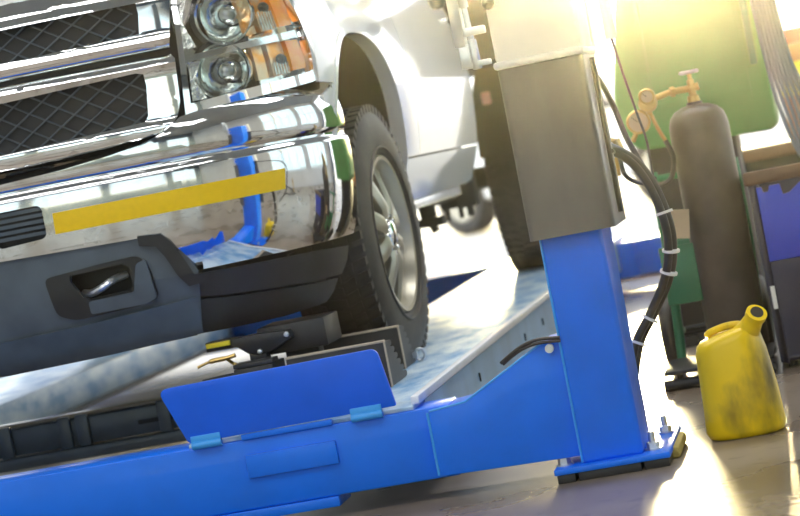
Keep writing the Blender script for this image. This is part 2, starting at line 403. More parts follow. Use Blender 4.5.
# grey cover (open at the bottom) and pale casing above it
def cover_sheet(x0, x1, y0, y1, z0, z1, th, name, m, r=.018):
    path = [(x0, y0+.07), (x0, y0), (x1, y0), (x1, y1)]
    o_ = [path[0]] + rounded(path, r, 4)[5:15] + [path[3]]
    inn = [(x0+th, y0+.07), (x0+th, y0+th), (x1-th, y0+th), (x1-th, y1)]
    i_ = [inn[0]] + rounded(inn, r*.7, 4)[5:15] + [inn[3]]
    return MB().prism(o_ + i_[::-1], 'Z', z0, z1).build(name, m, lift)
def sleeve(x0, x1, y0, y1, z0, z1, th, name, m, taper=0.0, r=0.02):
    mb = MB(); n0 = None
    o_t = rounded([(x0, y0), (x1, y0), (x1, y1), (x0, y1)], r, 4)
    o_b = rounded([(x0+taper, y0), (x1-taper*.0, y0), (x1-taper*.0, y1), (x0+taper, y1)], r, 4)
    i_t = rounded([(x0+th, y0+th), (x1-th, y0+th), (x1-th, y1-th), (x0+th, y1-th)], r*.7, 4)
    n = len(o_t)
    vs = [(u, v, z0) for u, v in o_b] + [(u, v, z1) for u, v in o_t] + [(u, v, z0) for u, v in i_t] + [(u, v, z1) for u, v in i_t]
    fs = []
    for i in range(n):
        j = (i+1) % n
        fs += [(i, j, n+j, n+i), (2*n+i, 3*n+i, 3*n+j, 2*n+j), (i, 2*n+i, 2*n+j, j), (n+i, n+j, 3*n+j, 3*n+i)]
    return mb.add(vs, fs).build(name, m, lift)
for dx in (0, -3.576):
    cover_sheet(-.771+dx, -.556+dx, 5.845, 6.16, .602, 1.035, .006, 'post_cover', M['cover'])
    cs = MB()
    cs.box(-.777+dx, -.551+dx, 5.838, 5.874, 1.030, 1.050).box(-.594+dx, -.551+dx, 5.85, 6.168, 1.030, 1.050)
    cs.box(-.770+dx, -.557+dx, 5.85, 5.872, 1.048, 1.27).box(-.594+dx, -.557+dx, 5.86, 6.16, 1.048, 1.27)
    cs.build('post_casing', M['pale_case'], lift, 0.008, 2)
MB().tube([(-.548, 5.97, .63), (-.548, 5.97, 1.02)], .006, 8).build('cover_seam', M['dark'], lift)
# lock fittings beside the casing
fit = MB()
fit.box(-.870, -.842, 5.90, 5.95, 1.105, 1.50); fit.box(-.862, -.835, 5.905, 5.945, 1.05, 1.11)
fit.tube([(-.826, 5.92, 1.045), (-.828, 5.92, 1.12)], .012); fit.tube([(-.828, 5.92, 1.11), (-.832, 5.92, 1.21)], .008); fit.tube([(-.832, 5.92, 1.20), (-.834, 5.92, 1.45)], .013)
fit.box(-.86, -.79, 5.91, 5.94, 1.13, 1.15); fit.box(-.86, -.79, 5.91, 5.94, 1.052, 1.066)
fit.build('lock_cylinder', M['bare'], lift, 0.003)
k = MB(); k.lathe([(0.0001, -.017), (.009, -.0145), (.0155, -.007), (.017, 0), (.0155, .007), (.009, .0145), (0.0001, .017)], 'Y', (-.757, 5.82, 1.195), 16); k.tube([(-.757, 5.835, 1.195), (-.757, 5.86, 1.195)], .006)
k.build('lever_knob', M['black_plastic'], lift)
# rear posts and beam
MB().box(-3.80, -1.06, 11.95, 12.10, 0.055, 0.236).build('crossbeam', M['blue'], lift, 0.006)
MB().box(-1.06, -.745, 11.94, 12.09, 0.06, 0.236).build('beam_bracket', M['blue'], lift, 0.004)
MB().box(-4.175, -3.80, 11.94, 12.09, 0.06, 0.236).build('beam_bracket', M['blue'], lift, 0.004)
for x in (-.750, -4.326):
    post(x, x+.156, 11.9, 12.15, 1.255)
    MB().box(x-.06, x+.22, 11.75, 12.25, 0, .02).build('base_plate', M['blue'], lift, 0.003)
# runways
def runway(x0, x1, lipx, inner):
    MB().box(x0, x1, 6.072, 12.35, 0.10, 0.246).build('runway', M['runway'], lift, 0.004)
    s = 1 if lipx > (x0+x1)/2 else -1
    sd = MB().box(min(x1, x1+.004) if s > 0 else x0-.004, x1+.004 if s > 0 else x0, 6.075, 12.3, 0.102, 0.240)
    sd.build('runway_side', M['runway_side'], lift)
    MB().box(lipx-.011, lipx+.011, 5.945, 12.3, .2462, .268).build('edge_rail', M['rail'], lift, .003)
    lx0, lx1 = (x0-.06, x0) if s > 0 else (x1, x1+.06)
    MB().box(lx0, lx1, 6.08, 12.2, .112, .124).build('jack_ledge', M['dark'], lift)
runway(-1.745, -1.150, -1.147, 1)
runway(-3.77, -3.175, -3.773, -1)
for xr in ((-1.146, -1.1435), (-3.7765, -3.774)):
    for y in (6.45, 7.0, 8.1, 8.62, 9.6):
        MB().box(xr[0], xr[1]+.002, y-.004, y+.004, .17, .195).build('weld_slot', M['dark'], lift)
# tilting stop plates
def stop_plate(dx):
    po = rounded([(-1.738+dx, .250), (-1.188+dx, .256), (-1.212+dx, .407), (-1.795+dx, .400)], [.012, .006, .020, .030], 5)
    p = MB().prism(po, 'Y', 5.900, 5.914).build('stop_plate', M['blue_plate'], lift, 0.002)
    for a, b in ((-1.731, -1.652), (-1.308, -1.226)):
        h = MB(); h.tube([(a+dx, 5.902, .243), (b+dx, 5.902, .243)], .011, 12)
        h.box(a+dx, b+dx, 5.897, 5.909, .245, .268); h.build('hinge', M['blue_edge'], lift, 0.002)
    MB().box(-1.60+dx, -1.36+dx, 5.902, 5.914, .236, .250).build('hinge_strip', M['blue'], lift, 0.001)
stop_plate(0); stop_plate(-1.98)
for a, b in ((-1.745, -1.150), (-3.77, -3.175)):
    MB().box(a, b, 5.918, 6.0715, .2362, .246).build('runway_nose', M['runway'], lift, .001)
# cable and ring bolt on the bracket
cb = MB().tube(spline([(-.745, 5.868, .356), (-.80, 5.872, .360), (-.838, 5.878, .352), (-.872, 5.885, .336), (-.905, 5.895, .316)]), .0045, 8)
cb.tube(spline([(-.745, 5.868, .348), (-.80, 5.872, .351), (-.838, 5.878, .344), (-.872, 5.885, .329), (-.90, 5.895, .312)]), .0038, 8)
cb.build('release_cable', M['hose'], lift)
rb = MB().lathe([(0, 5.870), (.011, 5.870), (.011, 5.886), (0, 5.886)], 'Y', (-.776, 0, .333), 14)
rb.lathe([(0, 5.862), (.006, 5.862), (.006, 5.87), (0, 5.87)], 'Y', (-.776, 0, .333), 6)
rb.build('bracket_bolt', M['bare'], lift, 0, smooth=25)
# hydraulic hoses from the post to the floor behind it
hp = spline([(-.60, 6.10, .80), (-.572, 6.22, .785), (-.525, 6.30, .735), (-.490, 6.32, .655), (-.472, 6.32, .555), (-.482, 6.33, .47), (-.512, 6.34, .40), (-.56, 6.34, .33), (-.615, 6.33, .25), (-.66, 6.30, .10), (-.68, 6.28, .03)], 8)
hm = MB().tube(hp, .0115, 12)
hm.tube([p + Vector((.013, .018, .0)) for p in hp], .010, 12)
hose = hm.build('hydraulic_hose', M['hose'], lift)
for i in (29, 38, 44, 57, 63):
    p = hp[i] + Vector((.0065, .009, 0)); t = (hp[i+1]-hp[i-1]).normalized()
    MB().tube([p - t*.0035, p + t*.0035], .0235, 14).build('cable_tie', M['tie'], hose)
h2 = MB().tube(spline([(-.60, 6.10, 1.02), (-.585, 6.4, .98), (-.575, 6.62, .90), (-.552, 6.6, .80), (-.515, 6.55, .70), (-.488, 6.42, .60)]), .008, 10)
h2.build('air_hose', M['hose'], lift)
h3 = MB().tube(spline([(-.545, 6.6, 1.50), (-.543, 6.6, 1.075)]), .016, 12)
h3.build('hose_sleeve', M['pale_case'], lift)
h4 = MB().tube(spline([(-.543, 6.6, 1.08), (-.53, 6.6, .98), (-.512, 6.6, .86), (-.500, 6.6, .78), (-.495, 6.52, .66)]), .0035, 8)
h4.build('wire', M['hose'], lift)
h5 = MB().tube(spline([(-.556, 6.12, .78), (-.578, 6.55, .755), (-.585, 6.7, .70), (-.555, 6.7, .672), (-.515, 6.65, .668), (-.49, 6.5, .68)]), .006, 8)
h5.build('thin_hose', M['hose'], lift)
bf = MB().tube([(-.592, 6.7, .80), (-.583, 6.7, .766)], .011, 10); bf.tube([(-.585, 6.7, .772), (-.60, 6.7, .745), (-.603, 6.7, .70)], .007, 8); bf.tube([(-.610, 6.7, .803), (-.58, 6.7, .793)], .006, 8)
bf.build('hose_coupling', M['brass'], lift)

# ================================================================== wheel chocks
def chock(name, x0, x1, y0, y1, z0, z1, label, ring=False):
    t = thing(name, ((x0+x1)/2, (y0+y1)/2, z0), label, 'wheel chock', None)
    n = 6; pr = [(y0, z0), (y0+.012, z1)]
    pr.append((y0+.030, z1))
    H = z1 - z0
    for i in range(n):                                    # rounded teeth growing towards the foot
        f0 = 1 - i/n; f1 = 1 - (i+1)/n
        dep = .050 + (y1-y0-.075)*((i+1)/n)
        za, zb = z0 + H*f0, z0 + H*f1
        for a in (0.12, .3, .5, .7, .88):
            pr.append((y0+.012+dep + .030*math.sin(a*PI)**.7, za + (zb-za)*a))
        pr.append((y0+.010+dep-.004, zb + .0006))
    pr.append((y0+.02, z0))
    MB().prism(pr, 'X', x0, x1).build('block', M['rubber_block'], t, 0, smooth=50)
    MB().box(x0-.001, x1+.001, y0+.008, y0+.034, z1, z1+.006).build('top_edge', M['tan_edge'], t, .002)
    MB().box(x1, x1+.003, y0+.002, y0+.018, z0, z1+.004, ).build('end_plate', M['tan_edge'], t)
    if ring:
        r = MB(); pts = [(x1+.022+.015*math.cos(a), y1-.03, z0+.022+.018*math.sin(a)) for a in [2*PI*k/20 for k in range(21)]]
        r.tube(pts, .0042, 8, cap=False); r.box(x1, x1+.014, y1-.036, y1-.024, z0+.014, z0+.030)
        r.build('ring', M['bare'], t)
    return t
chock('wheel_chock', -1.595, -1.312, 6.50, 6.75, .2465, .372, 'black ribbed rubber wheel chock right behind the blue stop plate')
chock('wheel_chock', -1.665, -1.358, 6.98, 7.175, .2465, .372, 'black ribbed rubber wheel chock with steel ring touching the front tyre', True)

# clamp assembly lying on the runway
cl = thing('wheel_clamp', (-1.72, 6.6, .2465), 'black wheel clamp with yellow tag and brass lever behind the stop plate', 'clamp')
b = MB(); b.box(-1.738, -1.625, 6.47, 6.62, .2465, .372); b.box(-1.735, -1.628, 6.468, 6.472, .30, .35); b.box(-1.738, -1.625, 6.47, 6.55, .374, .386)
b.build('base_block', M['black_plastic'], cl, .004)
MB().box(-1.742, -1.70, 6.56, 6.62, .26, .37).build('side_plate', M['dark'], cl, .002)
a = MB()
a.prism([(-1.80, .448), (-1.69, .452), (-1.60, .447), (-1.59, .425), (-1.65, .398), (-1.69, .392), (-1.72, .40), (-1.75, .425), (-1.80, .43)], 'Y', 6.60, 6.66)
a.box(-1.72, -1.67, 6.605, 6.655, .372, .40); a.box(-1.70, -1.50, 6.66, 6.86, .382, .462); a.box(-1.66, -1.56, 6.79, 6.86, .2475, .384)
a.build('arm', M['black_plastic'], cl, .003)
MB().box(-1.835, -1.765, 6.585, 6.599, .436, .450).build('yellow_tag', M['yellow_tag'], cl, .002)
MB().box(-1.84, -1.76, 6.60, 6.66, .425, .452).build('tag_holder', M['black_plastic'], cl, .002)
MB().tube(spline([(-1.86, 6.55, .392), (-1.82, 6.55, .402), (-1.775, 6.55, .404), (-1.745, 6.55, .408)]), [.004]*8+[.007]*8+[.006]*9, 8).build('brass_lever', M['brass'], cl)
MB().tube([(-1.772, 6.55, .402), (-1.762, 6.57, .385), (-1.735, 6.57, .37)], .005, 8).build('lever_stem', M['brass'], cl)
for bx, bz in ((-1.685, .402), (-1.60, .437)):
    MB().lathe([(0, 6.59), (.007, 6.592), (.008, 6.60), (0, 6.60)], 'Y', (bx, 0, bz), 12).build('bolt', M['bare'], cl)
MB().tube([(-1.845, 6.52, .352), (-1.79, 6.52, .356), (-1.735, 6.52, .357)], .005, 8).build('rod', M['dark'], cl)

# rolling jack spanning the runways
jk = thing('rolling_jack', (-2.46, 7.3, .124), 'dark steel rolling jack beam spanning between the two lift runways', 'jack')
j = MB(); j.box(-3.08, -1.84, 7.24, 7.50, .165, .252); j.box(-3.0, -1.9, 7.20, 7.26, .125, .163)
j.build('beam', M['grey_plastic'], jk, .006)
for x in (-2.52, -2.46, -2.72, -2.19):
    MB().box(x-.02, x+.02, 7.222, 7.245, .13, .262).build('lug', M['grey_plastic'], jk, .004)
for x0, x1 in ((-3.16, -3.08), (-1.84, -1.752)):
    MB().box(x0, x1, 7.22, 7.52, .1245, .20).build('carriage', M['dark'], jk, .004)
MB().box(-2.28, -2.10, 7.236, 7.242, .198, .212).build('slot', M['dark'], jk)
MB().tube([(-2.95, 7.30, .257), (-1.95, 7.30, .257)], .006, 8).build('rail', M['tan_edge'], jk)

# ================================================================== pickup truck
truck = thing('pickup_truck', (-2.40, 9.0, .246), 'white pickup truck with chrome front bumper and yellow reflective tape', 'truck')
def mir(pts): return [(-s, z) for s, z in reversed(pts)]
def mirrored(pl): return pl
# --- bumper
bt = [(.0, 1.002), (.117, 1.004), (.30, 1.012), (.44, 1.026), (.53, 1.040), (.58, 1.055), (.62, 1.078), (.655, 1.096), (.70, 1.103), (.86, 1.112), (1.0, 1.119), (1.15, 1.127)]
bend = 1.335
bot = [(bend, .99), (bend-.004, .80), (bend-.012, .671), (.62, .6635)]
cut = [(.598, .664), (.584, .682), (.566, .730), (.550, .756), (.525, .775), (.495, .783), (.363, .786), (.072, .792), (0, .793)]
right = bt + [(1.30, 1.126), (1.325, 1.112), (bend, 1.080)] + bot + cut
outline = right + [(-s, z) for s, z in reversed(right) if s > 1e-6]
vent = rounded([(.075, .927), (.222, .928), (.222, .834), (.075, .826)], .02, 4)
vent2 = [(-s, z) for s, z in vent]
mb = MB(); panel(mb, BUMP, outline, [vent, vent2], 0, .012, .02, 1.0, BZ)
bumper = mb.build('front_bumper', M['chrome_dusty'], truck, smooth=28)
for vv in (vent, vent2):
    panel(MB(), BUMP, vv, [], .03, .006).build('vent_back', M['mesh_dark'], bumper)
    s0 = min(p[0] for p in vv)+.004; s1 = max(p[0] for p in vv)-.004
    for kz in range(5):
        z = .845 + kz*.017
        panel(MB(), BUMP, [(s0, z), (s1, z), (s1, z+.010), (s0, z+.010)], [], .008, .012).build('vent_slat', M['grey_plastic'], bumper)
for sg in (1, -1):
    tp = [(.247, .839), (.92, .841), (.93, .899), (.250, .898)]
    if sg < 0: tp = [(-s, z) for s, z in tp]
    panel(MB(), BUMP, tp, [], -.0015, .0014, .02, .02).build('reflective_tape', M['tape'], truck)
# --- valance
vt = [(0, .80), (.363, .795), (.50, .79), (.545, .785), (.60, .70), (.62, .664), (.60, .50), (.58, .482), (.30, .474), (0, .470)]
hook = [(.262, .716), (.412, .722), (.430, .708), (.430, .656), (.415, .646), (.30, .642), (.286, .650), (.258, .70)]
hook2 = [(-s, z) for s, z in hook]
vo = vt + [(-s, z) for s, z in reversed(vt) if s > 1e-6]
mb = MB(); panel(mb, VAL, vo, [hook, hook2], .012, .012)
valance = mb.build('lower_valance', M['grey_plastic'], truck)
pocket = [(.185, .722), (.36, .735), (.462, .738), (.488, .700), (.498, .612), (.46, .598), (.25, .590), (.200, .612)]
for sg in (1, -1):
    pk = rounded([(sg*s, z) for s, z in pocket], .02, 3)
    hk = hook if sg > 0 else hook2
    panel(MB(), VAL, pk, [hk], .004, .007, .02, .02).build('pocket_panel', M['black_plastic'], valance)
    ledge = [(.30, .636), (.432, .640), (.452, .716), (.480, .724), (.492, .612), (.46, .600), (.30, .600)]
    panel(MB(), VAL, rounded([(sg*s, z) for s, z in ledge], .008, 3), [], -.012, .022, .02, .02).build('pocket_ledge', M['grey_plastic'], valance)
for sc, h in ((1, hook), (-1, hook2)):
    big = [(p[0] + (.03 if abs(p[0]) > .36 else -.03)*sc, p[1] + (.03 if p[1] > .68 else -.03)) for p in h]
    panel(MB(), VAL, big, [], .11, .006).build('hook_recess', M['mesh_dark'], valance)
    p0 = VAL.map(.28*sc, .660, .06); p1 = VAL.map(.345*sc, .668, -.004); p2 = VAL.map(.41*sc, .69, .06)
    MB().tube(spline([p0, ((p0[0]+p1[0])/2, p1[1]+.015, .658), p1, ((p2[0]+p1[0])/2, p1[1]+.02, .682), p2]), .011, 10).build('tow_hook', M['bare'], valance)
rim_s = [(.47, .79), (.535, .785), (.56, .757), (.582, .715), (.606, .655), (.64, .655), (.64, .63), (.585, .625), (.56, .66), (.535, .72), (.515, .752), (.47, .762)]
for sg in (1, -1):
    panel(MB(), VAL, [(sg*s, z) for s, z in rim_s], [], -.006, .014, .02, .02).build('valance_rib', M['black_plastic'], valance)
    # outer air dam flaps
    fl1 = [(.592, .655), (.75, .652), (1.03, .648), (1.26, .640), (1.245, .60), (1.20, .562), (.95, .566), (.70, .580), (.60, .592)]
    fl2 = [(.585, .584), (.70, .572), (.95, .558), (1.185, .553), (1.165, .52), (1.12, .492), (.90, .482), (.70, .482), (.57, .484)]
    panel(MB(), VAL, [(sg*s, z) for s, z in fl1], [], .030, .012).build('air_dam', M['black_plastic'], truck)
    panel(MB(), VAL, [(sg*s, z) for s, z in fl2], [], .034, .012).build('air_dam', M['black_plastic'], truck)
for sg in (1, -1):
    bk = [(.59, .645), (1.15, .635), (1.12, .53), (1.05, .50), (.60, .50)]
    panel(MB(), VAL, [(sg*s, z) for s, z in bk], [], .052, .008).build('dam_gap_shade', M['black_plastic'], truck)  # black panel added to keep the gap between the flaps dark
fl3 = [(-.60, .592), (-.30, .574), (0, .566), (.30, .574), (.60, .592), (.60, .486), (.30, .474), (0, .468), (-.30, .474), (-.60, .486)]
panel(MB(), VAL, fl3[::-1], [], -.006, .016, .03, .02).build('lower_lip', M['grey_plastic'], truck)

# --- grille
up = [(0, 1.426), (.572, 1.431), (.574, 1.40), (.566, 1.344), (.40, 1.340), (0, 1.334)]
lo = [(0, 1.224), (.535, 1.238), (.556, 1.232), (.558, 1.20), (.547, 1.115), (.535, 1.100), (.40, 1.094), (0, 1.082)]
def sym(half): return half + [(-s, z) for s, z in reversed(half) if s > 1e-6]
sr_u = [(0, 1.50), (.655, 1.50), (.668, 1.44), (.640, 1.294), (0, 1.288)]
sr_l = [(0, 1.274), (.640, 1.274), (.648, 1.26), (.640, 1.14), (.625, 1.098), (.60, 1.072), (.55, 1.052), (.45, 1.037), (.25, 1.025), (0, 1.018)]
gr_prof = Plan([(p.x, p.y) for p in FACE.pts], lerp_table([(1.015, .01), (1.035, .026), (1.06, .034), (1.08, .036), (1.10, .030), (1.225, .030), (1.25, .036), (1.265, .030), (1.275, .018), (1.29, .018), (1.30, .03), (1.32, .036), (1.335, .030), (1.43, .026), (1.46, .02), (1.50, .0)]))
gr_prof.s = list(FACE.s)
grille = panel(MB(), gr_prof, sym(sr_u), [sym(up)], 0, .03, .025, .01).build('grille_surround', M['chrome'], truck)
panel(MB(), gr_prof, sym(sr_l), [sym(lo)], 0, .03, .025, .01).build('grille_surround', M['chrome'], truck)
panel(MB(), gr_prof, sym([(0, 1.288), (.645, 1.295), (.640, 1.270), (0, 1.272)]), [], .022, .008).build('grille_slot', M['mesh_dark'], truck)
for nm, hole, z0, z1 in (('u', up, 1.334, 1.431), ('l', lo, 1.082, 1.238)):
    panel(MB(), gr_prof, sym(hole), [], .050, .006).build('grille_backing', M['mesh_dark'], truck)
    g = MB(); H = z1 - z0; pitch = .085; slope = .62       # diamond wires
    smax = .565
    k = -30
    for dirn in (1, -1):
        for k in range(-18, 19):
            pts = []
            for q in range(0, 9):
                z = z0 + H*q/8; s = k*pitch + dirn*(z - (z0+z1)/2)/slope
                if abs(s) < smax:
                    pts.append(gr_prof.map(s, z, .040 if dirn > 0 else .043))
            if len(pts) > 1: g.tube(pts, .0028, 6)
    g.build('grille_mesh', M['mesh_bar'], truck)
panel(MB(), FACE, sym([(0, 1.49), (.66, 1.49), (.69, 1.04), (0, 1.0)]), [], .07, .01).build('radiator_panel', M['mesh_dark'], truck)

# --- headlights (left one of the vehicle is in view; the other mirrors it)
def headlight(sg):
    S = lambda pts: [(sg*s, z) for s, z in pts]
    hl_out = [(.648, 1.098), (.74, 1.105), (.90, 1.116), (1.085, 1.131), (1.122, 1.137), (1.140, 1.20), (1.150, 1.30), (1.132, 1.40), (1.11, 1.47), (.69, 1.47), (.674, 1.42)]
    inner = [(.668, 1.128), (.74, 1.133), (.90, 1.146), (1.08, 1.162), (1.108, 1.168), (1.12, 1.21), (1.126, 1.30), (1.108, 1.39), (1.09, 1.455), (.705, 1.455), (.690, 1.42)]
    frame = panel(MB(), FACE, S(hl_out), [S(inner)], .0, .03, .025, .02).build('headlight_frame', M['chrome'], truck)
    panel(MB(), FACE, S([(.65, 1.10), (.93, 1.118), (.93, 1.47), (.69, 1.47), (.674, 1.42)]), [], .150, .006).build('headlight_back', M['reflector'], frame)
    panel(MB(), FACE, S([(.928, 1.118), (1.122, 1.137), (1.140, 1.20), (1.150, 1.30), (1.132, 1.40), (1.11, 1.47), (.928, 1.47)]), [], .065, .006).build('headlight_back', M['reflector'], frame)
    panel(MB(), FACE, S(inner), [], .006, .003).build('headlight_lens', M['lens'], frame)
    panel(MB(), FACE, S([(.668, 1.244), (.77, 1.250), (1.09, 1.268), (1.118, 1.270), (1.118, 1.292), (1.09, 1.290), (.77, 1.268), (.668, 1.262)]), [], .012, .04, .025, .01).build('divider_bar', M['chrome'], frame)
    for cs, cz, r in ((.806, 1.364, .080), (.762, 1.203, .076)):
        px, py, pz = FACE.map(sg*cs, cz, .0); py = FACE.map(sg*(cs+r+.012), cz, .0)[1] + .040
        prof = []
        for q in range(13):
            a = PI/2*q/12; prof.append((max(r*math.sin(a), .0005), .036 - .060*(1-math.cos(a))))
        bowl = MB().lathe(prof + [(r+.006, -.028), (r+.006, .0), (r+.003, .02)], 'Y', (px, py-.008, pz), 36).build('reflector_bowl', M['reflector'], frame, smooth=50)
        MB().lathe([(r+.006, -.030), (r+.020, -.034), (r+.024, .02), (r+.006, .02)], 'Y', (px, py-.008, pz), 36, a0=PI*.62, a1=PI*1.62).build('lamp_shroud', M['mesh_dark'], bowl)
        MB().lathe([(.0005, -.046), (.011, -.040), (.014, -.028), (.014, .0), (.010, .03)], 'Y', (px+.006*sg, py-.008, pz), 18).build('bulb', M['bare'], bowl)
        ring = MB().lathe([(.020, .02), (.024, -.004), (.028, -.002), (.026, .02)], 'Y', (px+.006*sg, py-.008, pz), 24).build('bulb_shield', M['chrome'], bowl)
        lens = []
        for q in range(9):
            a = PI/2*q/8; lens.append((max(r*.98*math.sin(a), .0005), -.030 - .022*math.cos(a)))
        MB().lathe(lens, 'Y', (px, py-.008, pz), 30).build('projector_lens', M['lens'], bowl)
    # facets on the inboard side
    for zc, h in ((1.36, .075), (1.19, .055)):
        panel(MB(), FACE, S([(.680, zc-h), (.728, zc-h), (.700, zc), (.728, zc+h), (.690, zc+h)]), [], .050, .02, .02, .02).build('facet_panel', M['facet'], frame)
        # turn signal: ribbed clear-amber cell and solid amber corner cell, joined to the body corner
        e = 1 if zc > 1.3 else 0
        z0, z1 = (zc-.068, zc+.085) if e else (1.160, 1.262)
        panel(MB(), FACE, S([(.905, z0), (.945, z0+.004), (.945, z1), (.905, z1)]), [], .04, .02, .02, .02).build('side_facets', M['amber_pale'], frame)
        panel(MB(), FACE, S([(.958, z0+.006), (1.025, z0+.010), (1.025, z1), (.958, z1)]), [], .032, .02, .02, .02).build('turn_reflector', M['amber_pale'], frame)
        panel(MB(), FACE, S([(1.028, z0+.012), (1.098, z0+.016), (1.106, (z0+z1)/2), (1.096, z1), (1.028, z1)]), [], .018, .02, .02, .02).build('amber_lens', M['amber'], frame)
        for kx in range(6):
            s = .962 + kx*.0115
            panel(MB(), FACE, S([(s, z0+.008), (s+.004, z0+.008), (s+.004, z0+(z1-z0)*.42), (s, z0+(z1-z0)*.42)]), [], .024, .008).build('lens_rib', M['facet'], frame)
        q = FACE.map(sg*1.0, (z0+z1)/2, .03)
        MB().lathe([(.0005, -.022), (.012, -.016), (.016, 0), (.014, .02)], 'Y', q, 16).build('turn_bulb', M['rim_dark'], frame)
headlight(1); headlight(-1)

# --- fenders, doors, rockers (both sides share the plan curve; side -1 is mirrored in tx)
def arch_pts(Yc, zc, ry, rz, z_end, n=26):
    a0 = -math.asin(min(1, (zc-z_end)/rz)); out = []
    for k in range(n+1):
        a = (PI - a0) + (2*a0 - PI)*k/n
        out.append((sY(Yc + ry*math.cos(a)), zc + rz*math.sin(a)))
    return out
def sideS(sg): return lambda pts: [(sg*s, z) for s, z in pts]
FACE2 = Plan([(p.x, p.y) for p in FACE.pts], bprof)
# extended symmetric curve so the far side can be addressed with negative s
left_side = [(-1.0, 9.8), (-1.0, 9.0), (-1.0, 8.2), (-1.0, 7.6)]
FACE2 = Plan(left_side + [(p.x, p.y) for p in FACE.pts], bprof)
FACE2.s = [a - FACE2.s[11] for a in FACE2.s]
def superarch(Yc, z_bot, z_top, y0, y1, n=30):
    """rounded, slightly squared wheel opening from (y0,z_bot) over to (y1,z_bot)."""
    out = []; e = 2.7
    for k in range(n+1):
        a = PI - PI*k/n; c, s_ = math.cos(a), math.sin(a)
        h = (y1-y0)/2
        y = (y0+y1)/2 + h*math.copysign(abs(c)**(2/e), c); z = z_bot + (z_top-z_bot)*abs(s_)**(2/e)
        out.append((sY(y), z))
    return out
for sg in (1, -1):
    S = sideS(sg)
    arch = superarch(7.49, .76, 1.30, 6.92, 8.02)
    fo = [(1.122, 1.130), (1.140, 1.20), (1.150, 1.30), (1.132, 1.40), (1.11, 1.49), (1.2, 1.53), (1.5, 1.545), (sY(8.28), 1.55), (sY(8.28), .862), (sY(8.03), .862), (sY(8.022), .80)]
    front = [(sY(6.91), .80), (sY(6.905), 1.09), (1.27, 1.120), (1.2, 1.124)]
    outl = fo + list(reversed(arch)) + front[1:]
    panel(MB(), FACE2, S(outl), [], 0, .010, .03, .03).build('fender', M['white_paint'], truck, smooth=40)
    # arch lip
    lip_o = arch; lip_i = superarch(7.49, .76, 1.28, 6.94, 8.0)
    panel(MB(), FACE2, S(lip_o + list(reversed(lip_i))), [], -.004, .05, .05, .05).build('arch_lip', M['white_paint'], truck)
    door = rounded([(sY(8.288), .862), (sY(9.69), .862), (sY(9.69), 1.56), (sY(8.288), 1.55)], .012, 2)
    dr = panel(MB(), FACE2, S(door), [], 0, .012, .05, .03).build('door', M['white_paint'], truck, smooth=40)
    hp0 = FACE2.map(sg*sY(9.42), 1.36, -.02); hp1 = FACE2.map(sg*sY(9.60), 1.36, -.02)
    MB().tube([FACE2.map(sg*sY(9.42), 1.36, .0), hp0, hp1, FACE2.map(sg*sY(9.60), 1.36, .0)], .010, 8).build('door_handle', M['chrome'], dr)
    rk = [(sY(8.022), .855), (sY(9.70), .855), (sY(9.70), .722), (sY(9.55), .712), (sY(8.03), .712)]
    panel(MB(), FACE2, S(rk), [], .002, .05, .05, .02).build('rocker_panel', M['white_paint'], truck, smooth=40)
    bx = CX + sg*.90
    MB().box(min(bx, bx-sg*.10), max(bx, bx-sg*.10), 8.1, 9.6, .672, .708).build('side_step', M['bare'], truck, .006)
    # mirror, its foot at the top of the photograph
    mx = CX + sg*1.07
    mi = MB(); mi.box(min(mx, mx+sg*.16), max(mx, mx+sg*.16), 8.54, 8.66, 1.40, 1.70); mi.build('mirror', M['chrome'], truck, .03, 3)
    mk = MB(); mk.tube([(CX+sg*.93, 8.62, 1.50), (CX+sg*1.09, 8.60, 1.50)], .022, 10); mk.lathe([(0.001, 1.362), (.02, 1.366), (.03, 1.38), (.034, 1.402)], 'Z', (mx+sg*.03, 8.6, 0), 14)
    mk.build('mirror_bracket', M['grey_plastic'], truck)
    # wheel well liner
    ln = MB(); prof = []
    x_out, x_in = CX + sg*.955, CX + sg*.52
    N = 24
    vs = []; fs = []
    for k in range(N+1):
        a = PI*k/N; y = 7.49 - .545*math.cos(a); z = .80 + .50*abs(math.sin(a))**.75
        vs += [(x_out, y, z), (x_in, y, z), (x_in, y + .0, .62)]
    for k in range(N): fs += [(3*k, 3*k+3, 3*k+4, 3*k+1), (3*k+1, 3*k+4, 3*k+5, 3*k+2)]
    ln.add(vs, fs).build('wheel_liner', M['liner'], truck)
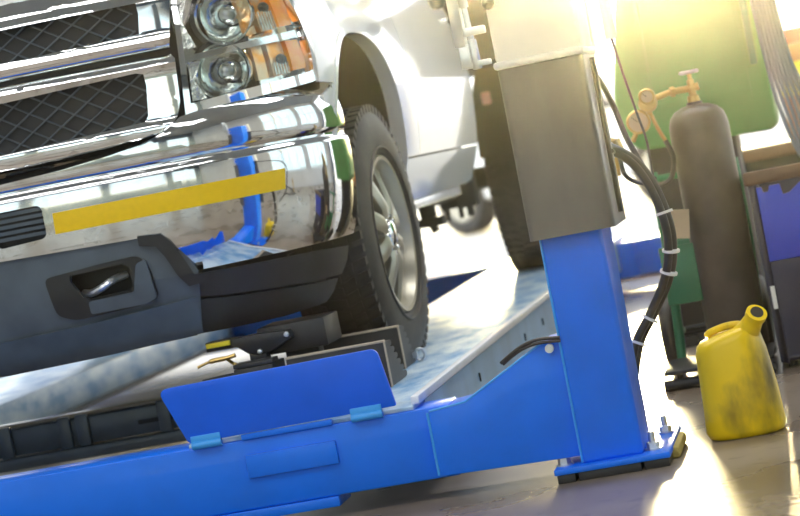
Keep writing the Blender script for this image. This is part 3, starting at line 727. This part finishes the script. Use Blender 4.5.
# hood, cab upper, glass
hv = []; hf = []; n = 12; rows = [(6.52, 1.495), (6.60, 1.525), (6.9, 1.555), (7.4, 1.585), (8.0, 1.61), (8.25, 1.615)]
for y, z in rows:
    for k in range(n+1):
        u = -1 + 2*k/n; w = .66 + (.92-.66)*min(1, max(0, (y-6.50)/.5))
        yy = y + (.10*abs(u)**3 if y < 7 else 0)
        hv.append((CX + u*w, yy, z - .055*abs(u)**3 + (.012 if .3 < abs(u) < .7 else 0)))
for r in range(len(rows)-1):
    for k in range(n): hf.append((r*(n+1)+k, r*(n+1)+k+1, (r+1)*(n+1)+k+1, (r+1)*(n+1)+k))
hd = MB().add(hv, hf); N = len(hv)
hd.add([(x, y, z-.03) for x, y, z in hv], [tuple(reversed(f)) for f in hf])
hd.build('hood', M['white_paint'], truck, smooth=40)
cab = MB()
for sg in (1, -1):
    xb = CX + sg*.90; xt = CX + sg*.72
    def pil(y0, z0, y1, z1, w):
        a = (xb, y0, z0); b_ = (xt, y1, z1); i = -sg*.05
        cab.add([(xb, y0, z0), (xb, y0+w, z0), (xt, y1+w, z1), (xt, y1, z1), (xb+i, y0, z0), (xb+i, y0+w, z0), (xt+i, y1+w, z1), (xt+i, y1, z1)],
                [(0, 1, 2, 3), (7, 6, 5, 4), (0, 4, 5, 1), (2, 6, 7, 3), (1, 5, 6, 2), (0, 3, 7, 4)])
    pil(8.27, 1.56, 8.95, 2.05, .08); pil(9.58, 1.56, 9.50, 2.05, .12)
cab.box(CX-.76, CX+.76, 8.92, 9.66, 2.05, 2.11)
cab.build('cab_frame', M['white_paint'], truck, .01)
ws = MB().add([(CX-.86, 8.28, 1.60), (CX+.86, 8.28, 1.60), (CX+.70, 8.96, 2.05), (CX-.70, 8.96, 2.05), (CX-.86, 8.292, 1.595), (CX+.86, 8.292, 1.595), (CX+.70, 8.972, 2.045), (CX-.70, 8.972, 2.045)], [(0, 1, 2, 3), (7, 6, 5, 4), (0, 4, 5, 1), (1, 5, 6, 2), (2, 6, 7, 3), (3, 7, 4, 0)])
ws.build('windshield', M['glass'], truck)
MB().box(CX-.92, CX+.92, 9.655, 9.70, .72, 1.56).build('cab_back', M['liner'], truck)
MB().box(CX-.45, CX+.45, 6.62, 9.6, .56, 1.44).build('light_block', M['dark'], truck)  # solid dark box inside the body, added to block light
MB().box(CX-.86, CX+.86, 8.12, 9.64, .74, 1.2).build('cab_floor', M['dark'], truck)
MB().box(CX-.58, CX+.58, 6.64, 6.92, .62, 1.05).build('front_carrier', M['dark'], truck)
for sg in (1, -1):
    x = CX + sg*.43
    MB().box(x-.05, x+.05, 6.75, 12.4, .62, .78).build('frame_rail', M['liner'], truck, .01)
# rear: flatbed, mudguard, suspension bits
MB().box(CX-1.30, CX+1.30, 10.25, 12.4, 1.20, 1.62).build('cargo_bed', M['liner'], truck, .02)
for sg in (1, -1):
    x0, x1 = sorted((CX + sg*.86, CX + sg*1.2))
    gv = []; gf = []
    for k in range(15):
        a = PI*(.06 + .88*k/14)
        for xx in (x0, x1): gv.append((xx, 11.05 - .50*math.cos(a), .70 + .50*math.sin(a)))
    for k in range(14): gf.append((2*k, 2*k+1, 2*k+3, 2*k+2))
    g = MB().add(gv, gf); g.add([(p[0], 11.05 + (p[1]-11.05)*.975, .70 + (p[2]-.70)*.975) for p in gv], [tuple(reversed(f)) for f in gf])
    g.box(x0+.02, x1-.02, 10.62, 10.66, .98, 1.12) if False else None
    g.build('mudguard', M['liner'], truck)
    MB().box(CX+sg*.945-.02, CX+sg*.945+.02, 10.50, 10.525, 1.02, 1.075).build('side_reflector', M['tail'], truck, .006)
    x = CX + sg*.72
    sp = MB(); sp.box(x-.035, x+.035, 9.75, 12.1, .640, .70); sp.box(x-.03, x+.03, 9.9, 11.9, .70, .735); sp.box(x-.04, x+.04, 9.55, 9.75, .66, .80)
    sp.tube([(x+.02, 9.60, .76), (x+.03, 9.60, .60)], .035, 12); sp.box(x-.03, x+.09, 9.56, 9.64, .565, .60); sp.tube([(x+.03, 9.60, .60), (x+.05, 9.6, .54)], .018, 10)
    sp.box(x-.05, x+.05, 10.4, 10.55, .60, .72); sp.tube([(x-.03, 10.45, .62), (x-.03, 10.45, .55)], .012, 8); sp.tube([(x+.03, 10.45, .62), (x+.03, 10.45, .55)], .012, 8)
    sp.box(x+.06, x+.14, 10.2, 10.32, .60, .80); sp.tube([(x+.10, 10.26, .62), (x+.10, 10.26, .56)], .014, 8)
    sp.build('leaf_spring', M['liner'], truck, .004)
MB().tube([(CX-.95, 11.05, .70), (CX+.95, 11.05, .70)], .05, 14).build('rear_axle', M['dark'], truck)
MB().tube([(CX-.80, 7.47, .64), (CX+.80, 7.47, .64)], .045, 14).build('front_axle', M['dark'], truck)

# --- wheels
def wheel(name, xo, yc, zc, R, W, rr, sg, steer=0.0, spokes=8):
    """xo: outer face x; sg=+1 outer face towards +X"""
    X = lambda d: xo - sg*d                              # d: depth inwards from the outer tyre face
    # rim barrel + face
    rim = MB()
    rim.lathe([(rr, X(.018)), (rr-.004, X(.006)), (rr-.016, X(.008)), (rr-.022, X(.03)), (rr-.03, X(.06)), (rr-.034, X(.15)), (rr-.010, X(W-.02)), (rr, X(W-.02))], 'X', (0, yc, zc), 56)
    ro = rr-.028; ri = .070
    for k in range(spokes):                              # twin-edged spokes rising to the hub
        a = 2*PI*(k+.5)/spokes
        sec = []
        for rad, w, d in ((ri-.012, .030, .016), (ri+.03, .030, .012), (ri+.08, .030, .026), (ro-.02, .034, .044), (ro+.004, .046, .050)):
            c = Vector((0, math.cos(a), math.sin(a))); t = Vector((0, -math.sin(a), math.cos(a)))
            pc = Vector((0, yc, zc)) + c*rad
            sec.append([pc + t*w + Vector((X(d+.006), 0, 0)), pc + t*w*.55 + Vector((X(d-.004), 0, 0)), pc - t*w*.55 + Vector((X(d-.004), 0, 0)), pc - t*w + Vector((X(d+.006), 0, 0)), pc - t*w*.8 + Vector((X(d+.04), 0, 0)), pc + t*w*.8 + Vector((X(d+.04), 0, 0))])
        vs = [p for s in sec for p in s]; fs = []
        for i in range(len(sec)-1):
            for j_ in range(6): fs.append((i*6+j_, i*6+(j_+1) % 6, (i+1)*6+(j_+1) % 6, (i+1)*6+j_))
        fs += [tuple(range(6)), tuple(reversed(range((len(sec)-1)*6, len(sec)*6)))]
        rim.add(vs, fs)
    rim.lathe([(.0005, X(.030)), (ri-.012, X(.028)), (ri+.004, X(.018)), (ri+.014, X(.022)), (ri+.016, X(.06)), (.0005, X(.07))], 'X', (0, yc, zc), 40)
    rm = rim.build(name, M['rim'], truck, smooth=40)
    MB().lathe([(.0005, X(.105)), (rr-.03, X(.105)), (rr-.03, X(.11)), (.0005, X(.11))], 'X', (0, yc, zc), 40).build('brake_disc', M['rim_dark'], rm)
    MB().lathe([(.0005, X(.004)), (.030, X(.006)), (.042, X(.012)), (.046, X(.024)), (.046, X(.03))], 'X', (0, yc, zc), 32).build('hub_cap', M['chrome'], rm)
    for k in range(8):
        a = 2*PI*k/8
        c = (0, yc + .062*math.cos(a), zc + .062*math.sin(a))
        MB().lathe([(.0005, X(.010)), (.006, X(.011)), (.009, X(.016)), (.009, X(.03))], 'X', c, 8).build('lug_nut', M['chrome'], rm)
    ty = MB()
    rb = rr - .002
    prof = [(rb, X(.018)), (rb+.012, X(.006)), (rb+.03, X(.002)), (rb+.055, X(0)), (R-.075, X(.002)), (R-.045, X(.008)), (R-.022, X(.020)), (R-.010, X(.034)),
            (R-.004, X(.05)), (R-.003, X(W/2)), (R-.004, X(W-.05)), (R-.010, X(W-.034)), (R-.03, X(W-.015)), (R-.06, X(W-.004)), (rb+.05, X(W)), (rb+.02, X(W-.004)), (rb, X(W-.018))]
    ty.lathe(prof, 'X', (0, yc, zc), 72)
    # rim protector ring and lettering-free sidewall ribs
    ty.lathe([(rb+.020, X(.004)), (rb+.023, X(-.003)), (rb+.028, X(-.003)), (rb+.031, X(.003))], 'X', (0, yc, zc), 72)
    # tread blocks
    nb = 64
    def block(a0, a1, d0, d1, skew, r0, r1):
        vs = []
        for r in (r0, r1):
            for d, sk in ((d0, 0), (d1, skew)):
                for a in (a0+sk, a1+sk): vs.append((X(d), yc + r*math.cos(a), zc + r*math.sin(a)))
        ty.add(vs, [(0, 1, 3, 2), (4, 6, 7, 5), (0, 4, 5, 1), (2, 3, 7, 6), (0, 2, 6, 4), (1, 5, 7, 3)])
    st = 2*PI/nb
    for k in range(nb):
        a = k*st
        block(a, a+st*.62, .016, .052, st*.2, R-.03, R-.001)
        block(a+st*.3, a+st*.95, .060, .098, st*.35, R-.012, R)
        block(a, a+st*.68, .105, W-.105, -st*.2, R-.012, R)
        block(a+st*.3, a+st*.95, W-.098, W-.060, -st*.35, R-.012, R)
        block(a, a+st*.62, W-.052, W-.016, st*.2, R-.03, R-.001)
    tyo = ty_build(ty, rm)
    if steer:
        Mx = Matrix.Translation((xo, yc, zc)) @ Matrix.Rotation(steer, 4, 'Z') @ Matrix.Translation((-xo, -yc, -zc))
        T = Matrix.Translation(-Vector((0, 0, 0)))
        for o in [rm] + [c for c in bpy.data.objects if c.parent == rm]:
            o.data.transform(Mx)
    for v in tyo.data.vertices:                          # the loaded tyre stands flat on the runway
        if v.co.z < .2467: v.co.z = .2467
    return rm
def ty_build(ty, rm): return ty.build('tyre', M['rubber'], rm, smooth=30)
wheel('front_wheel', -1.400, 7.50, .633, .420, .272, .255, 1, math.radians(-2.5))
wheel('front_wheel', -3.400, 7.50, .633, .420, .272, .255, -1, math.radians(-2.5))
wheel('rear_wheel', -1.215, 11.06, .6965, .46, .33, .27, 1)
wheel('rear_wheel', -3.585, 11.06, .6965, .46, .33, .27, -1)

# ================================================================== right-hand side things
# oil can
can = thing('oil_can', (-.355, 6.17, 0), 'dirty yellow plastic oil jug with short spout standing on the floor', 'oil jug')
cx, cy = -.353, 6.19
def ring_pts(z, rx0, rx1, ry, n=40, e=2.6):
    out = []
    for k in range(n):
        a = 2*PI*k/n; c, s = math.cos(a), math.sin(a)
        x = (rx1+rx0)/2 + (rx1-rx0)/2*math.copysign(abs(c)**(2/e), c)
        out.append((x, cy + ry*math.copysign(abs(s)**(2/e), s), z))
    return out
def top_z(x, z): return z
rings = [(0.0, -.436, -.268, .080), (.004, -.450, -.256, .092), (.02, -.457, -.251, .098), (.10, -.452, -.254, .096), (.20, -.449, -.266, .092), (.245, -.447, -.276, .088), (.262, -.443, -.281, .083), (.272, -.432, -.290, .070), (.275, -.41, -.31, .05)]
vs = []; fs = []; n = 40
for z, a, b_, ry in rings:
    for p in ring_pts(z, a, b_, ry):
        sl = max(0, (p[2]-.10)/.17); vs.append((p[0], p[1], p[2] + sl*(p[0]+.42)*.22 - sl*.018))
for i in range(len(rings)-1):
    for k in range(n): fs.append((i*n+k, i*n+(k+1) % n, (i+1)*n+(k+1) % n, (i+1)*n+k))
fs += [tuple(reversed(range(n))), tuple(range((len(rings)-1)*n, len(rings)*n))]
MB().add(vs, fs).build('body', M['yellow_plastic'], can, smooth=60)
sp = MB().tube([(-.330, 6.17, .235), (-.300, 6.15, .268), (-.282, 6.13, .292), (-.272, 6.12, .306)], [.040, .030, .0245, .0235], 20)
sp.tube([(-.277, 6.127, .299), (-.271, 6.118, .309)], .0275, 20)
sp.build('spout', M['yellow_plastic'], can, smooth=50)
MB().tube([(-.2735, 6.1225, .3055), (-.2700, 6.1165, .3105)], .017, 16).build('spout_mouth', M['dark_brown'], can)
MB().tube(spline([(-.41, 6.19, .262), (-.40, 6.19, .272), (-.36, 6.19, .281), (-.325, 6.19, .280), (-.31, 6.19, .268)]), .010, 10).build('rim_bead', M['yellow_plastic'], can)

# gas cylinder + regulator
gc = thing('gas_cylinder', (-.415, 7.62, .062), 'dark brown gas cylinder with brass valve standing on the green cart', 'gas cylinder')
c0 = (-.408, 7.62, 0); r = .0945
MB().lathe([(.0005, .062), (r-.012, .062), (r, .078), (r, .775), (r-.003, .80), (r-.010, .820), (r-.026, .838), (r-.05, .849), (.026, .853), (.024, .862), (.0005, .862)], 'Z', c0, 48).build('body', M['cyl'], gc, smooth=40)
v = MB().lathe([(.0005, .862), (.020, .862), (.018, .880), (.012, .884), (.012, .93), (.007, .935), (.007, .95), (.0005, .95)], 'Z', c0, 20)
v.tube([(-.413, 7.62, .905), (-.46, 7.60, .905)], .011, 12); v.tube([(-.413, 7.62, .905), (-.385, 7.62, .908)], .013, 12)
v.build('valve', M['brass'], gc)
hw = MB(); pts = [(c0[0]+.026*math.cos(a), c0[1]+.026*math.sin(a), .956) for a in [2*PI*k/24 for k in range(25)]]
hw.tube(pts, .006, 8, cap=False)
for k in range(4):
    a = PI*k/2; hw.tube([(c0[0], c0[1], .953), (c0[0]+.026*math.cos(a), c0[1]+.026*math.sin(a), .956)], .004, 6)
hw.build('hand_wheel', M['bare'], gc)
rg = thing('gas_regulator', (-.50, 7.59, .90), 'brass gas regulator with two round gauges screwed to the cylinder valve', 'regulator')
b = MB(); b.tube([(-.4615, 7.60, .905), (-.475, 7.595, .905)], .016, 6); b.tube([(-.475, 7.595, .905), (-.53, 7.58, .895)], .010, 12)
b.lathe([(.0005, -.03), (.026, -.028), (.030, -.02), (.030, .012), (.018, .022), (.0005, .022)], 'Y', (-.548, 7.57, .885), 24)
b.tube([(-.548, 7.56, .86), (-.565, 7.55, .84)], .008, 10); b.tube([(-.565, 7.55, .84), (-.60, 7.55, .80), (-.615, 7.55, .775)], .008, 8)
b.build('body', M['brass'], rg)
for (x, z, rr_) in ((-.545, .905, .026), (-.585, .832, .038)):
    g = MB().lathe([(.0005, .014), (rr_, .014), (rr_, -.008), (rr_-.003, -.012), (rr_-.006, -.010), (rr_-.007, -.006), (.0005, -.006)], 'Y', (x, 7.535, z), 32).build('gauge', M['brass'], rg)
    MB().lathe([(.0005, -.0072), (rr_-.008, -.0072), (rr_-.008, -.006), (.0005, -.006)], 'Y', (x, 7.535, z), 28).build('dial', M['tan'], g)
    MB().box(x-.001, x+.001, 7.526, 7.5275, z, z+rr_*.7, Matrix.Rotation(-.8, 3, 'Y'), (x, 7.527, z)).build('needle', M['dark_brown'], g)
    MB().tube([(x, 7.55, z), (-.548, 7.57, .885)], .006, 8).build('stem', M['brass'], g)
MB().tube(spline([(-.515, 7.56, .76), (-.50, 7.56, .70), (-.52, 7.56, .64), (-.56, 7.56, .625), (-.575, 7.57, .65)]), .008, 8).build('gas_hose', M['hose'], rg)
MB().tube(spline([(-.548, 7.57, .86), (-.53, 7.55, .80), (-.515, 7.56, .76)]), .006, 8).build('outlet', M['brass'], rg)

# cart
ct = thing('cylinder_cart', (-.45, 7.6, 0), 'green two-wheeled cylinder cart with a toe plate holding the gas cylinder', 'hand cart')
fr = MB()
for x in (-.600, -.338):
    fr.tube(spline([(x-.004, 7.735, .055), (x+.004, 7.740, .20), (x+.014, 7.745, .45), (x+.01, 7.775, .66)]), .016, 12)
for z, y in ((.44, 7.745), (.64, 7.772)): fr.tube([(-.60, y, z), (-.325, y, z)], .011, 10)
for x in (-.596, -.338): fr.tube([(x, 7.742, .14), (x, 7.865, .135)], .012, 10)
fr.build('frame', M['green'], ct)
MB().box(-.598, -.32, 7.722, 7.732, .245, .435).build('back_plate', M['green'], ct, .004)
MB().box(-.60, -.49, 7.55, 7.56, .245, .43).build('side_plate', M['green'], ct, .004)
tpl = MB(); tpl.box(-.64, -.30, 7.36, 7.72, .048, .060); tpl.box(-.62, -.60, 7.60, 7.72, .0, .048); tpl.box(-.34, -.32, 7.60, 7.72, .0, .048)
tpl.build('toe_plate', M['dark'], ct, .002)
MB().tube([(-.645, 7.37, .018), (-.30, 7.37, .018)], .018, 12).build('skid_bar', M['dark'], ct)
MB().tube([(-.66, 7.865, .135), (-.32, 7.865, .135)], .011, 10).build('axle', M['dark'], ct)
for x in (-.632, -.33):
    w = MB().lathe([(.09, -.012), (.09, .012), (.02, .022), (.0005, .022)], 'X', (x, 7.865, .135), 28); w.lathe([(.0005, -.022), (.02, -.022), (.09, -.012)], 'X', (x, 7.865, .135), 28)
    wo = w.build('wheel', M['dark'], ct)
    t_ = MB(); pr = [(.112 + .0225*math.cos(q), .027*math.sin(q)) for q in [2*PI*i/14 for i in range(14)]]
    t_.lathe(pr, 'X', (x, 7.865, .135), 40, closed=True); t_.build('tyre', M['rubber'], wo)
MB().box(-.556, -.486, 7.50, 7.512, .452, .542, Matrix.Rotation(.15, 3, 'Y')).build('paper_tag', M['tan'], gc)

# green cabinet on stand
gb = thing('green_machine', (-.45, 8.75, 0), 'large green metal machine cabinet behind the gas cylinder', 'machine cabinet')
po = rounded([(-.70, .725), (-.185, .712), (-.185, 1.33), (-.655, 1.33), (-.668, 1.25), (-.74, .90)], [.06, .04, .03, .03, .04, .05], 5)
MB().prism(po, 'Y', 8.55, 9.05).build('cabinet', M['green_cab'], gb, .012, 3)
dp = MB(); inn = [(-.60, .88), (-.27, .87), (-.27, 1.26), (-.590, 1.26)]; out_ = [(-.615, .865), (-.255, .855), (-.255, 1.275), (-.605, 1.275)]
vs = [(x, 8.538, z) for x, z in out_] + [(x, 8.538, z) for x, z in inn] + [(x, 8.55, z) for x, z in out_] + [(x, 8.55, z) for x, z in inn]
fs = []
for i in range(4):
    j_ = (i+1) % 4; fs += [(i, j_, 4+j_, 4+i), (i, 8+i, 8+j_, j_), (4+i, 4+j_, 12+j_, 12+i)]
dp.add(vs, fs).build('door_frame', M['green_cab'], gb)
MB().box(-.24, -.215, 8.535, 8.55, .95, 1.29).build('trim_strip', M['green'], gb, .003)
MB().box(-.66, -.34, 8.62, 8.98, .04, .725).build('stand', M['dark'], gb, .01)
for x in (-.63, -.37):
    MB().box(x-.03, x+.03, 8.60, 9.0, 0, .04).build('foot', M['dark'], gb)
cg = thing('hanging_cable', (-.16, 8.4, .50), 'bundle of grey cables hanging beside the green machine cabinet', 'cables')
cg.location = (-.16, 8.5, .5)
for i in range(7):
    o_ = i*.012
    MB().tube(spline([(-.205+o_, 8.46+.01*(i % 3), 1.31), (-.195+o_, 8.44, 1.20), (-.182+o_*1.1, 8.44, .95), (-.165+o_*1.5, 8.43, .78), (-.12+o_*1.2, 8.42, .60), (-.02+o_, 8.42, .50)]), .0075, 8).build('cable', M['cable_grey'], cg)
# hook that carries the cables on the cabinet edge
MB().tube(spline([(-.19, 8.549, 1.29), (-.19, 8.45, 1.30), (-.15, 8.43, 1.28), (-.11, 8.44, 1.31)]), .008, 8).build('hook', M['bare'], cg)

# blue bin
bb = thing('storage_bin', (-.08, 7.6, 0), 'dark storage bin with a notched blue front panel at right edge', 'bin')
f = MB()
f.box(-.285, -.262, 7.44, 7.80, .02, .605); f.box(.10, .123, 7.44, 7.80, .02, .605); f.box(-.285, .123, 7.78, 7.80, .02, .605); f.box(-.262, .10, 7.44, 7.46, .02, .335); f.box(-.262, .10, 7.44, 7.80, .02, .04)
f.build('shell', M['bin_dark'], bb, .006)
MB().box(-.295, .133, 7.425, 7.445, .575, .618).build('rim', M['wood'], bb, .008)
nt_ = [(-.262, .335), (.10, .335), (.10, .56), (.06, .56), (.06, .53), (-.12, .53) if False else (.0, .53), (.0, .566), (-.118, .566), (-.13, .560), (-.165, .535), (-.185, .532), (-.190, .566), (-.222, .566), (-.228, .548), (-.243, .548), (-.246, .566), (-.262, .566)]
MB().prism(nt_, 'Y', 7.437, 7.452).build('front_panel', M['bin'], bb, .002)
for x, y in ((-.25, 7.5), (.09, 7.5), (-.25, 7.75), (.09, 7.75)):
    MB().tube([(x, y, 0), (x, y, .022)], .015, 10).build('foot', M['dark'], bb)
MB().box(-.275, -.262, 7.425, 7.44, .19, .26).build('paper_label', M['tie'], bb)

# work bench behind
wb_ = thing('work_bench', (-.1, 11.2, 0), 'brown work bench standing behind the green machine cabinet', 'bench')
MB().box(-.475, .9, 10.9, 11.6, .545, .60).build('worktop', M['wood'], wb_, .004)
MB().box(-.44, .85, 10.95, 11.55, .06, .545).build('cabinet', M['dark'], wb_, .004)
MB().box(-.42, .83, 10.98, 11.5, 0, .06).build('plinth', M['dark'], wb_)
rc = thing('tool_chest', (.2, 11.25, .60), 'red and yellow tool chest on the brown work bench', 'tool chest')
MB().box(-.195, .60, 11.0, 11.5, .601, .80).build('lower_drawer', M['rust'], rc, .006)
MB().box(-.195, .60, 11.0, 11.5, .80, .95).build('middle_drawer', M['yellow_tag'], rc, .006)
MB().box(-.195, .60, 11.0, 11.5, .95, 1.03).build('upper_drawer', M['rust'], rc, .006)
MB().box(-.20, .605, 10.99, 11.51, 1.03, 1.10).build('lid', M['red'], rc, .008)

# blue ramp box on the floor far behind
rx = thing('ramp_box', (-1.1, 13.1, 0), 'low blue steel box on the floor beyond the lift post', 'ramp')
R3 = Matrix.Rotation(math.radians(24), 3, 'Z')
MB().box(-1.36, -.86, 12.98, 13.4, .0, .175, R3, (-1.22, 13.0, 0)).build('body', M['blue'], rx, .006)
MB().box(-1.37, -.85, 12.97, 13.0, .165, .19, R3, (-1.22, 13.0, 0)).build('top_flange', M['blue_edge'], rx, .003)
MB().tube(spline([(-1.30, 12.6, .01), (-1.15, 12.7, .012), (-1.0, 12.65, .01), (-.8, 12.75, .01)]), .012, 8).build('cable', M['hose'], rx)

# parked cars outside
def parked_car(loc, rz, label):
    t = thing('parked_car', loc, label, 'car'); t.rotation_euler.z = rz
    def part(mb, name, m, par=t, bev=0, **k):
        o = mb.build(name, m, None, bev, **k); o.parent = par; return o
    side = rounded([(-2.1, .30), (2.1, .30), (2.15, .62), (2.0, .80), (1.05, .92), (.45, 1.36), (-1.1, 1.42), (-1.9, .98), (-2.15, .90)], [.05, .05, .1, .2, .15, .25, .3, .2, .1], 4)
    part(MB().prism(side, 'Y', -.82, .82), 'body', M['car_white'], t, .05, segs=3)
    for sg in (1, -1):
        part(MB().prism([(.92, .94), (.40, 1.30), (-1.05, 1.35), (-1.55, .98)], 'Y', sg*.825-.004, sg*.825+.004), 'side_window', M['dark'], t)
        for x in (1.3, -1.3):
            w = part(MB().lathe([(.0005, sg*.85), (.19, sg*.86), (.20, sg*.84), (.20, sg*.70), (.0005, sg*.70)], 'Y', (x, 0, .32), 28), 'wheel', M['rim'])
            part(MB().lathe([(.20, sg*.85), (.25, sg*.87), (.30, sg*.86), (.32, sg*.83), (.32, sg*.66), (.20, sg*.66)], 'Y', (x, 0, .32), 32), 'tyre', M['rubber'], w)
        part(MB().box(2.06, 2.16, sg*.62-.14, sg*.62+.14, .62, .74), 'headlamp', M['facet'], t, .02)
    return t
parked_car((-2.06, 22.75, 0), math.radians(-38), 'white car parked outside on the bright yard beyond the lift')

hz = bpy.data.materials.new('glow_haze'); hz.use_nodes = True; nt = hz.node_tree; nt.nodes.clear()  # volume added for a warm glow, its density kept to the right and upper air
ho = nt.nodes.new('ShaderNodeOutputMaterial'); hv_ = nt.nodes.new('ShaderNodeVolumeScatter')
hv_.inputs['Anisotropy'].default_value = 0.965; hv_.inputs['Color'].default_value = (1, 0.95, 0.82, 1)
htc = nt.nodes.new('ShaderNodeTexCoord'); hsx = nt.nodes.new('ShaderNodeSeparateXYZ'); hmr = nt.nodes.new('ShaderNodeMapRange')
hmr.interpolation_type = 'SMOOTHSTEP'
for nm, val in (('From Min', -1.0), ('From Max', 0.1), ('To Min', 0.0), ('To Max', 0.0042)): hmr.inputs[nm].default_value = val
nt.links.new(htc.outputs['Object'], hsx.inputs[0]); nt.links.new(hsx.outputs['X'], hmr.inputs['Value']); hmz = nt.nodes.new('ShaderNodeMapRange'); hmz.interpolation_type = 'SMOOTHSTEP'; hmu = nt.nodes.new('ShaderNodeMath'); hmu.operation = 'MULTIPLY'
for nm, val in (('From Min', .40), ('From Max', .95), ('To Min', 0.12), ('To Max', 1.0)): hmz.inputs[nm].default_value = val
nt.links.new(hsx.outputs['Z'], hmz.inputs['Value']); nt.links.new(hmr.outputs['Result'], hmu.inputs[0]); nt.links.new(hmz.outputs['Result'], hmu.inputs[1]); nt.links.new(hmu.outputs[0], hv_.inputs['Density'])
hz.cycles.volume_step_rate = 0.1
nt.links.new(hv_.outputs[0], ho.inputs['Volume'])
tag(MB().box(-8.1, 5.1, -3.0, 60, -.15, 4.35).build('haze', hz), 'thin haze added for the sun glow, denser to the right and high up', 'haze', None, 'stuff')

# ================================================================== light, world, camera
w = bpy.data.worlds.new('sky'); scene.world = w; w.use_nodes = True
bg = w.node_tree.nodes['Background']; bg.inputs['Color'].default_value = (0.93, 0.97, 1.0, 1); bg.inputs['Strength'].default_value = 1.6
sun = bpy.data.lights.new('sun', 'SUN'); sun.energy = 4.6; sun.angle = math.radians(8.0); sun.color = (1.0, 0.82, 0.42)
so = bpy.data.objects.new('sun', sun); col.objects.link(so)
az = math.atan(450/2400) - math.atan(249/2400); el = math.radians(5.6)
d = -Vector((-math.sin(az)*math.cos(el), math.cos(az)*math.cos(el), math.sin(el))); so.rotation_euler = d.to_track_quat('-Z', 'Y').to_euler()
for x, y, e in ((-2.5, 2.6, 90), (-3.0, -2.5, 110), (-2.5, 8.6, 150)):
    al = bpy.data.lights.new('ceiling_fill', 'AREA'); al.shape = 'RECTANGLE'; al.size = 8; al.size_y = 1.6; al.energy = e*1.25; al.color = (1, .98, .95)  # unseen area fill under the ceiling, added to brighten the interior
    ao = bpy.data.objects.new('ceiling_fill', al); ao.location = (x, y, 4.85); col.objects.link(ao)

cam = bpy.data.cameras.new('camera'); co = bpy.data.objects.new('camera', cam); col.objects.link(co); scene.camera = co
cam.sensor_width = 36; cam.lens = 108; cam.clip_end = 300
psi = math.atan(450/2400); pit = math.atan(100/2400); th = math.radians(11)
R_ = Vector((math.cos(psi), math.sin(psi), 0))
F_ = Vector((-math.sin(psi)*math.cos(pit), math.cos(psi)*math.cos(pit), -math.sin(pit)))
U_ = R_.cross(F_)
cx_ = R_*math.cos(th) - U_*math.sin(th); cy_ = R_*math.sin(th) + U_*math.cos(th)
m = Matrix((cx_, cy_, -F_)).transposed().to_4x4(); m.translation = (0, 0, .87)
co.matrix_world = m
cam.dof.use_dof = True; cam.dof.focus_distance = 6.2; cam.dof.aperture_fstop = 4.0

vs_ = scene.view_settings; vs_.view_transform = 'Standard'; vs_.look = 'None'; vs_.gamma = 1.0; vs_.use_curve_mapping = False; vs_.exposure = 0.68
